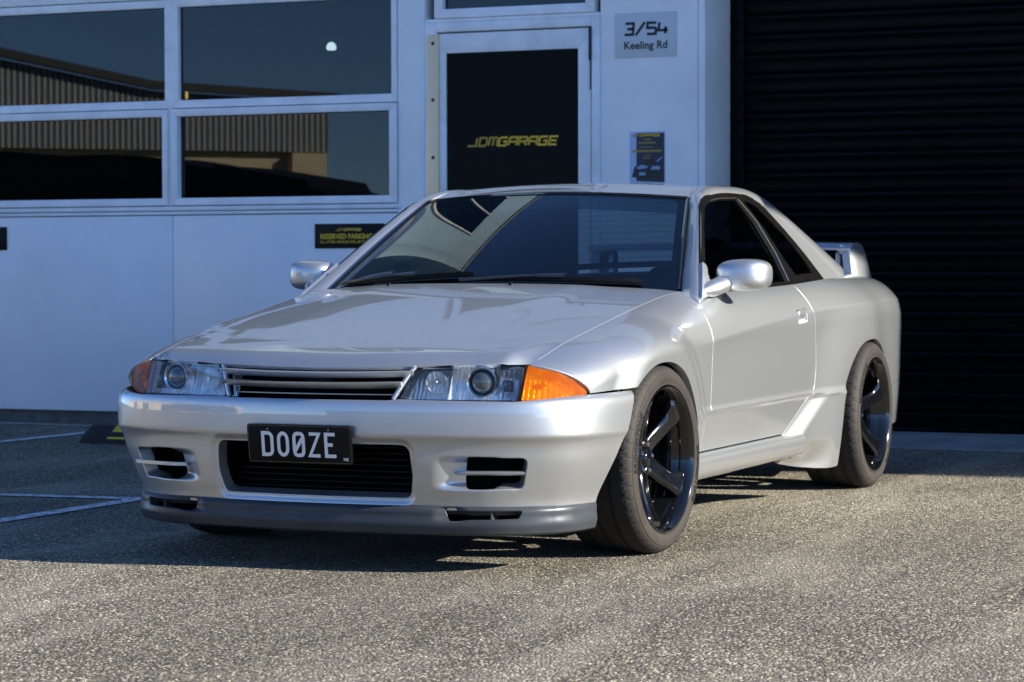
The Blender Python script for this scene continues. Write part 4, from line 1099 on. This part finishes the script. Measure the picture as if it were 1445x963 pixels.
for sgn, mir in ((1, None), (-1, 'right')):
    surf('side_window_frame', glass_pt, np.linspace(-2.25, -.57, 160), np.linspace(.81, 1.225, 60), black_trim, car,
         lambda U, V, P: np.minimum(sd_poly(WIN, U, V) + .004, -np.maximum(sd_poly(DGL, U, V), sd_poly(QGL, U, V))), mirror=mir, edge=.001, depth=.01)
    surf('door_glass', lambda u, v: glass_pt(u, v) - np.array([0, .006, .003]), np.linspace(-1.69, -.68, 30), np.linspace(.86, 1.205, 16), side_glass, car, lambda U, V, P: sd_poly(DGL, U, V) + .004, mirror=mir, edge=0)
    surf('quarter_glass', lambda u, v: glass_pt(u, v) - np.array([0, .003, .002]), np.linspace(-2.12, -1.64, 30), np.linspace(.89, 1.205, 16), side_glass, car, lambda U, V, P: sd_poly(QGL, U, V) + .003, mirror=mir, edge=0)
    surf('rear_pillar', glass_pt, np.linspace(-2.53, -1.58, 80), np.linspace(.83, 1.225, 44), paint, car, lambda U, V, P: np.minimum(sd_poly(CPIL, U, V) + .001, -sd_poly(WIN, U, V) - .003), mirror=mir, edge=.001, depth=.006)
    pz = np.linspace(1.197, .872, 24)
    px_ = np.interp(pz, [.872, .875, .983, 1.113, 1.197], [-1.706, -1.706, -1.716, -1.681, -1.592])
    sweep('pillar_trim', rrect(.007, .006, .002, 2), np.stack([px_, (Yg(px_, pz) + .002) * sgn, pz], 1), steel, car, upv=(1, 0, 0))
    px_ = np.linspace(-1.24, -1.575, 16); pz = np.interp(px_, [-1.575, -1.36, -1.24], [1.200, 1.194, 1.183])
    sweep('drip_trim', rrect(.004, .004, .001, 2), np.stack([px_, (Yg(px_, pz) + .002) * sgn, pz], 1), steel, car)
    px_ = np.linspace(-.66, -1.70, 16); pz = np.interp(px_, [-1.70, -1.2, -.66], [.869, .860, .850])
    sweep('belt_moulding', rrect(.012, .018, .004, 3), np.stack([px_, (Yg(px_, pz) + .004) * sgn, pz], 1), black_trim, car)
# windscreen
def ws_pt(a, b):
    e = .30 * 0
    base = np.stack([-.42 - .214 * np.abs(a) ** 2.2, .694 * a, .872 - .016 * a * a], -1)
    head = np.stack([-1.098 - .079 * np.abs(a) ** 2.2, .538 * a, 1.217 - .022 * a * a], -1)
    side = np.abs(a)[..., None] ** 6
    P = base + (head - base) * b[..., None]
    bul = (.016 * 4 * b * (1 - b) * (1 - .6 * a ** 2))[..., None] * np.array([.53, 0, .85])
    return P + bul
WSO = rpoly([(-.957, .018), (.957, .018), (.945, .965), (-.945, .965)], [.03, .03, .06, .06])
def k_in(U, V, P):
    return np.minimum(np.minimum(.955 - np.abs(U) - .0 * V, V - (.05 + .012 * 0)), .955 - V)
AW = np.linspace(-1, 1, 90); BW = np.linspace(-.02, 1, 40)
surf('windscreen', ws_pt, AW, BW, ws_glass, car, lambda U, V, P: .992 - np.abs(U), edge=0)
surf('windscreen_band', lambda a, b: ws_pt(a, b) + np.array([-.002, 0, -.003]), AW, BW, black_trim, car,
     lambda U, V, P: -sd_poly(rpoly([(-.945, .07), (.945, .07), (.925, .945), (-.925, .945)], .04), U, V), edge=0)
tint_band = thin_glass('sun_band', (.30, .42, .50), ior=1.5)
surf('sun_band', lambda a, b: ws_pt(a, b) + np.array([-.003, 0, -.005]), np.linspace(-.93, .93, 40), np.linspace(.80, .95, 6), tint_band, car, edge=0)
# moulding round the screen
for sgn in (1, -1):
    bb = np.linspace(-.01, .985, 40)
    sweep('screen_moulding', [(-.006, -.004), (.006, -.004), (.006, .003), (0, .006), (-.006, .003)], ws_pt(np.full(40, .985), bb) * [1, sgn, 1] + [0, 0, .001], black_gloss, car)
aa = np.linspace(-.985, .985, 60)
sweep('header_moulding', [(-.007, -.004), (.007, -.004), (.007, .003), (0, .005), (-.007, .003)], ws_pt(aa, np.full(60, .99)) + [0, 0, .001], black_gloss, car)
# roof and rear glass
wr = np.linspace(.40, 11.0 / 15, 400)
_ri = f_in(wr)
r_y = lambda x: np.interp(-x, -_ri[:, 0], _ri[:, 1]); r_z = lambda x: np.interp(-x, -_ri[:, 0], _ri[:, 2])
_cr = nspline([-2.03, -1.8, -1.5, -1.2, -1.1], [.022, .021, .022, .022, .022])
_rz = nspline([-2.03, -1.82, -1.62, -1.46, -1.31, -1.177, -1.09], [1.214, 1.240, 1.245, 1.240, 1.229, 1.195, 1.175])
_ry = nspline([-2.03, -1.82, -1.62, -1.46, -1.31, -1.177, -1.09], [.508, .505, .504, .506, .513, .538, .556])
def roof_pt(u, v):
    xf_ = -1.102 - .079 * np.abs(v) ** 2.2; xr = -2.03 - .0 * v
    x = xf_ + (xr - xf_) * u
    y = v * _ry(x)
    return np.stack([x, y, _rz(x) + (_cr(x) + .022 * sm(-1.31, -1.1, x)) * (1 - v * v)], -1)
surf('roof', roof_pt, np.linspace(0, 1, 80), np.linspace(-1, 1, 60), paint, car, edge=.001, depth=.006)
def rg_pt(a, b):
    w = 11.0 / 15 + b * 3.0 / 15
    E = f_in(w); P = E * np.stack([0 * a + 1, a, 0 * a + 1], -1)
    return P + np.stack([-.10 * b * (1 - a * a), 0 * a, .022 * (1 - a * a) + 0 * b], -1)
rear_glass = thin_glass('rear_glass', (.55, .60, .62), ior=1.5)
surf('rear_window', rg_pt, np.linspace(-.96, .96, 40), np.linspace(.03, .96, 30), rear_glass, car, edge=0)
surf('rear_window_band', lambda a, b: rg_pt(a, b) + np.array([.002, 0, -.003]), np.linspace(-1, 1, 60), np.linspace(0, 1, 40), black_trim, car, lambda U, V, P: -sd_poly(rpoly([(-.9, .08), (.9, .08), (.9, .92), (-.9, .92)], .05), U, V), edge=0)
for k in range(14):
    b = np.full(30, .12 + k * .058); a = np.linspace(-.88, .88, 30)
    sweep('heater_line', rrect(.0012, .0012, .0003, 1), rg_pt(a, b) + [.003, 0, -.003], rubber, car, cap=False)
# boot lid, tail panel
def boot_pt(u, v):
    x = -2.74 - .06 * (1 - v * v) * (1 - u) + (-3.60 + 2.74) * u
    return np.stack([x, v * (_ye(x) - .003), _zE(x) + .018 * (1 - v * v)], -1)
boot = surf('boot_lid', boot_pt, np.linspace(0, .985, 40), np.linspace(-1, 1, 40), paint, car, depth=.012)
tailm = surf('tail_panel', lambda u, v: np.stack([-3.62 - .02 * (1 - (u / .62) ** 2), u, v], -1), np.linspace(-.60, .60, 40), np.linspace(.26, .835, 30), paint, car, depth=.01, flip=None)
tail_red = mat('tail_lamp_red', (.35, .005, .006), .15, 0, .8)
for y in (-.50, -.31, .31, .50):
    lathe('tail_lamp', [(.0001, -.012), (.05, -.012), (.068, -.006), (.072, .01)], tail_red, tailm, seg=28, axis='X', loc=(-3.645, y, .70))
# rear wing
def wing_sec(c): return [(a * c, b * c) for a, b in ((-.5, .0), (-.46, .07), (-.25, .12), (0, .13), (.3, .09), (.5, .02), (.49, -.01), (.2, -.02), (-.1, -.03), (-.35, -.05), (-.48, -.04))]
yy = np.linspace(-.625, .625, 40)
spo = empty('rear_wing', parent=car)
sweep('wing_blade', [(-a, b) for a, b in wing_sec(.21)], np.stack([-3.20 + .0 * yy, yy, 1.012 + .008 * (1 - (yy / .655) ** 2)], 1), paint, spo, sharp=50)
for sgn in (1, -1):
    def end_pt(u, v):      # u along x, v up
        x0 = -3.10 - .02 * (1 - v); x1 = -3.42 + .11 * v
        x = x0 + (x1 - x0) * u
        return np.stack([x, .636 + .014 * (1 - v) - .030 * np.clip((v - .75) / .25, 0, 1) ** 2 - .02 * (2 * u - 1) ** 4, .888 + .146 * v], -1)
    surf('wing_end', end_pt, np.linspace(0, 1, 20), np.linspace(0, 1, 20), paint, spo, mirror=None if sgn > 0 else 'right', edge=.010, depth=.045)
    box('wing_post', -3.25, -3.17, sgn * .545 - .014, sgn * .545 + .014, .89, 1.0, paint, spo, bev=.01, seg=3)
# ---- sills, underbody
SILL = [(.02, .0), (-.022, -.001), (-.036, -.010), (-.040, -.024), (-.037, -.060), (-.026, -.080), (-.004, -.089), (.06, -.092), (.06, .0)]
for sgn in (1, -1):
    sx = np.linspace(-.34, -1.66, 40)
    sy = .806 + .004 * sm(-.4, -.33, sx) * 0
    k_ = sweep('side_sill', [(-a, b) for a, b in SILL], np.stack([sx, 0 * sx + sy, .289 + 0 * sx], 1), paint, car, sharp=50, mirror=sgn < 0)
floor_p = box('underbody', -3.3, .62, -.58, .58, .20, .42, under_mat, car, bev=.03)
box('splitter_floor', .20, .70, -.54, .54, .132, .142, under_mat, floor_p)
for xx in (0, -2.615):
    for sgn in (1, -1):
        surf('wheel_well', lambda u, v, xx=xx: np.stack([xx + .375 * np.cos(u) + .05 * (xx == 0), .46 + .34 * v, .28 + .355 * np.sin(u)], -1), np.linspace(-.1, np.pi + .1, 26), np.linspace(0, 1, 3), under_mat, floor_p, mirror=None if sgn > 0 else 'right', edge=0)
for sgn in (1, -1):
    lathe('exhaust_tip', [(.055, -.1), (.058, .1), (.052, .1), (.05, -.1)], steel, floor_p, seg=24, axis='X', loc=(-3.6, .45, .27)) if sgn > 0 else None
# ---- cabin
cab = empty('cabin', parent=car)
box('cabin_floor', -2.75, -.45, -.66, .66, .30, .34, interior, cab)
box('dashboard', -1.02, -.62, -.66, .66, .60, .845, interior, cab, bev=.04)
box('dash_hood', -1.03, -.78, -.52, -.20, .83, .875, interior, cab, bev=.02)
for sgn in (1, -1):
    box('door_card', -1.75, -.60, sgn * .72, sgn * .745, .33, .835, interior, cab)
    box('rear_side_card', -2.60, -1.75, sgn * .70, sgn * .73, .33, .85, interior, cab)
box('parcel_shelf', -2.85, -2.35, -.60, .60, .845, .875, interior, cab)
box('bulkhead', -.50, -.46, -.66, .66, .30, .83, under_mat, cab)
box('rear_bulkhead', -2.9, -2.82, -.60, .60, .30, .87, under_mat, cab)
for sgn in (1, -1):
    st = empty('seat', parent=cab)
    box('seat_cushion', -1.65, -1.12, sgn * .37 - .24, sgn * .37 + .24, .40, .55, interior, st, bev=.05, seg=3)
    o = box('backrest', -.07, .07, sgn * .37 - .22, sgn * .37 + .22, 0, .48, interior, st, bev=.06, seg=3); o.location = (-1.63, 0, .48); o.rotation_euler = (0, R(-20), 0)
    o = box('headrest', -.05, .05, sgn * .37 - .11, sgn * .37 + .11, .48, .62, interior, st, bev=.045, seg=3); o.location = (-1.63, 0, .46); o.rotation_euler = (0, R(-20), 0)
box('rear_bench', -2.40, -2.0, -.58, .58, .36, .56, interior, cab, bev=.05)
o = box('rear_backrest', -.06, .06, -.58, .58, 0, .38, interior, cab, bev=.05); o.location = (-2.38, 0, .50); o.rotation_euler = (0, R(-22), 0)
sw = lathe('steering_wheel', [(.165 + .014 * math.cos(a), .014 * math.sin(a)) for a in np.linspace(0, 2 * math.pi, 11)[:-1]], black_trim, cab, seg=40, axis='X', loc=(-1.10, -.37, .80), closed=True)
sw.rotation_euler = (0, R(-24), 0)
lathe('wheel_hub', [(.0001, -.03), (.06, -.025), (.07, 0), (.05, .03)], black_trim, sw, seg=24, axis='X')
for a in (0, 180, 270):
    o = box('wheel_spoke', -.006, .006, .05, .16, -.014, .014, black_trim, sw); o.rotation_euler = (R(a), 0, 0)
box('rear_view_mirror', -1.10, -1.08, -.11, .11, 1.115, 1.17, black_trim, cab, bev=.008)
# ---- wipers
for y0, y1, b0, b1 in ((-.585, -.03, .015, .075), (-.04, .575, .03, .035)):
    wp = empty('wiper', parent=car)
    t_ = np.linspace(0, 1, 26)
    p = ws_pt((y0 + (y1 - y0) * t_) / .694, b0 + (b1 - b0) * t_) + np.array([.008, 0, .012])
    sweep('wiper_blade', [(-.005, -.011), (.005, -.011), (.008, -.002), (.004, .007), (-.004, .007), (-.008, -.002)], p, black_trim, wp, sharp=60, scale=np.interp(t_, [0, .04, .96, 1], [.7, 1, 1, .7]))
    q = ws_pt((y0 - .02 + (y1 - y0) * .62 * t_) / .694, -.005 + (b0 + (b1 - b0) * .6 + .03) * t_) + np.array([.012, 0, .020])
    sweep('wiper_arm', rrect(.016, .010, .003, 2), q, black_gloss, wp, scale=np.linspace(1.25, .75, 26))
    m_ = ws_pt((y0 + (y1 - y0) * (.5 + .16 * (t_ - .5))) / .694, (b0 + (b1 - b0) * .55) + 0 * t_) + np.array([.012, 0, .022])
    sweep('blade_yoke', rrect(.014, .012, .004, 2), m_, black_gloss, wp)
for y in (-.33, .16):
    x = float(wsb_x(np.array(y))) + .075
    nz = empty('washer_nozzle', parent=car)
    lathe('nozzle_body', [(.0001, .009), (.005, .008), (.0085, .003), (.009, -.002)], black_trim, nz, seg=16, axis='Z', loc=(x, y, float(hood_z(np.array(x), np.array(y))) + .001))
# ---- door mirrors
SAIL = rpoly([(-.560, .825), (-.70, .842), (-.775, .94), (-.755, .952), (-.70, .915)], .006)
for sgn in (1, -1):
    mi = empty('door_mirror', parent=car)
    def wrp(q):
        x, y, z = q
        s = y * sgn
        z2 = z * (1 - .10 * max(0, -s)) + .05 * s * max(0, -z)
        x2 = x * (.45 if x < 0 else 1.) - .26 * max(0, s) ** 2
        return np.array([x2, y, z2])
    sph_blob('mirror_shell', (-.830, sgn * .862, .9055), (.092, .094, .0575), .60, paint, mi, wrp)
    box('mirror_glass', -.8745, -.8725, sgn * .868 - .07, sgn * .868 + .07, .862, .948, chrome, mi)
    a_ = np.linspace(0, 1, 14)
    sweep('mirror_arm', [(a * 1.25, b) for a, b in circ(.030, 18)], np.stack([-.615 - .190 * a_, sgn * (.764 + .046 * a_ + .008 * np.sin(np.pi * a_)), .846 + .040 * a_ ** 1.2], 1), paint, mi, scale=np.interp(a_, [0, .35, .7, 1], [.40, 1.0, 1.05, 1.0]))
    surf('mirror_sail', lambda u, v: np.stack([u, Yg(u, v) + .014, v], -1), np.linspace(-.79, -.54, 30), np.linspace(.81, .96, 24), paint, mi,
         lambda U, V, P: sd_poly(SAIL, U, V), mirror=None if sgn > 0 else 'right', edge=.004, depth=.02)
    box('mirror_seam', -.800, -.796, sgn * .845, sgn * .895, .8565, .8585, steel, mi)
# ---- wheels
def make_tyre():
    prof = [(.2425, -.105), (.2425, -.118), (.255, -.132), (.280, -.129), (.297, -.118), (.3055, -.106), (.3085, -.095)]
    for g0 in (-.062, -.004, .054):
        prof += [(.3095, g0 - .007), (.3025, g0 - .005), (.3025, g0 + .005), (.3095, g0 + .007)]
    prof += [(.3085, .095), (.3055, .106), (.297, .118), (.287, .126), (.2835, .1272), (.282, .1295), (.264, .1330), (.260, .1318), (.252, .1302), (.2465, .1285), (.2445, .1295), (.2428, .1275), (.2425, .112)]
    seg = 400; vs_, fs = [], []; n = len(prof)
    for i in range(seg):
        a = 2 * math.pi * i / seg; c, s = math.cos(a), math.sin(a)
        for r, o in prof:
            if r > .296 and abs(o) > .068:       # shoulder blocks parted by slanted grooves
                ph = (i + (abs(o) - .09) * 190 * (1 if o > 0 else -1)) % 10
                if ph < 1.0: r -= .0035
            elif r > .305 and .01 < abs(o) < .06 and (i + o * 800) % 16 < 1.: r -= .004
            vs_.append((r * c, o, r * s))
    for i in range(seg):
        j = (i + 1) % seg
        for k in range(n - 1): fs.append((i * n + k, i * n + k + 1, j * n + k + 1, j * n + k))
    me = mesh_obj('tyre', vs_, fs, tyre_m, None, sharp=28); fix_normals(me, 28)
    return me
def spoke_mesh(ph0):
    vs_, fs = [], []
    rs = np.linspace(.030, .222, 18); m_ = 9
    for r in rs:
        q = (r - .03) / .192
        ang = ph0 + R(-4) * (1 - q) ** 1.3 + R(6) * math.sin(math.pi * q)
        hw = .0295 + .006 * (1 - q) ** 2 + .030 * max(0, q - .68) ** 1.4 * 4.0
        dep = .052 + .066 * q ** 1.5 - .012 * max(0, q - .9) / .1      # deep dish: hub lies inboard
        th = .044 - .014 * q
        for k in range(m_):
            s = -1 + 2 * k / (m_ - 1)
            z = dep - (.011 if abs(s) > .95 else .002 if abs(s) > .7 else 0)
            a2 = ang + s * hw / r
            vs_.append((r * math.cos(a2), z, r * math.sin(a2)))
        for k in range(m_):
            s = 1 - 2 * k / (m_ - 1)
            a2 = ang + s * hw * .72 / r
            vs_.append((r * math.cos(a2), dep - th, r * math.sin(a2)))
    n = 2 * m_
    for i in range(len(rs) - 1):
        for k in range(n):
            l = (k + 1) % n
            fs.append((i * n + k, i * n + l, (i + 1) * n + l, (i + 1) * n + k))
    fs += [tuple(range(n)), tuple((len(rs) - 1) * n + k for k in range(n))]
    return vs_, fs
def make_wheel():
    root = empty('wheel', parent=car)
    ty = make_tyre(); ty.parent = root
    # raised maker's name round the outer wall, twice
    for a0 in (1.0, 1.0 + math.pi):
        def arcp(a, b, t, a0=a0):
            rr = .2595 + b; an = -.12 + (a0 - 1.0) + a / .27
            return (rr * math.cos(an) * 1, .1338 - max(0, rr - .262) * .20 + t, rr * math.sin(an))
        text_obj('tyre_lettering', 'BRIDGESTONE', .030, lambda a, b, t: arcp(a, b - .004, .0008), rubber, ty, bold=.0007, shear=.25, space=1.05)
    rim = lathe('rim', [(.2345, .116), (.2415, .120), (.2415, .127), (.236, .1295), (.229, .124), (.222, .110), (.2145, .085), (.211, .06), (.207, -.02), (.213, -.09), (.228, -.115), (.2345, -.118), (.222, -.118), (.200, -.09), (.199, .05), (.222, .10)], rim_mat, root, seg=96, closed=True, sharp=50)
    for k in range(5):
        vs_, fs = spoke_mesh(R(62 + 72 * k))
        o = mesh_obj('spoke', vs_, fs, rim_mat, rim, sharp=45); fix_normals(o, 45)
    lathe('hub', [(.0001, .066), (.022, .066), (.027, .062), (.031, .054), (.060, .0535), (.070, .047), (.072, .0), (.0001, 0)], rim_mat, rim, seg=40, sharp=40)
    for k in range(5):
        a = R(26 + 72 * k)
        lathe('lug_nut', [(.0001, .063), (.007, .062), (.009, .058), (.0095, .04)], steel if k % 2 else chrome, rim, seg=6, loc=(.046 * math.cos(a), 0, .046 * math.sin(a)), sharp=20)
    lathe('brake_disc', [(.06, -.030), (.155, -.030), (.155, -.058), (.06, -.058)], steel, root, seg=48, closed=True)
    cal = sph_blob('brake_caliper', (-.115, -.028, .05), (.05, .032, .085), .5, black_gloss, root)
    lathe('valve', [(.0001, .012), (.003, .012), (.0035, 0)], rubber, rim, seg=8, loc=(.19, .108, .06))
    return root
def copy_tree(o, parent=None):
    c = o.copy(); COL.objects.link(c); c.parent = parent
    for ch in list(o.children): copy_tree(ch, c)
    return c
w0 = make_wheel()
spots = [(0, .738, R(-3), 0, .05), (0, -.738, R(-3), 1, .4), (-2.615, .738, 0, 0, .32), (-2.615, -.738, 0, 1, .9)]
for k, (x, y, st, side, spin) in enumerate(spots):
    w = w0 if k == 0 else copy_tree(w0, car)
    w.location = (x, y, .3085)
    w.rotation_mode = 'XYZ'
    w.rotation_euler = (0, -spin if k else 0, st + (math.pi if side else 0))
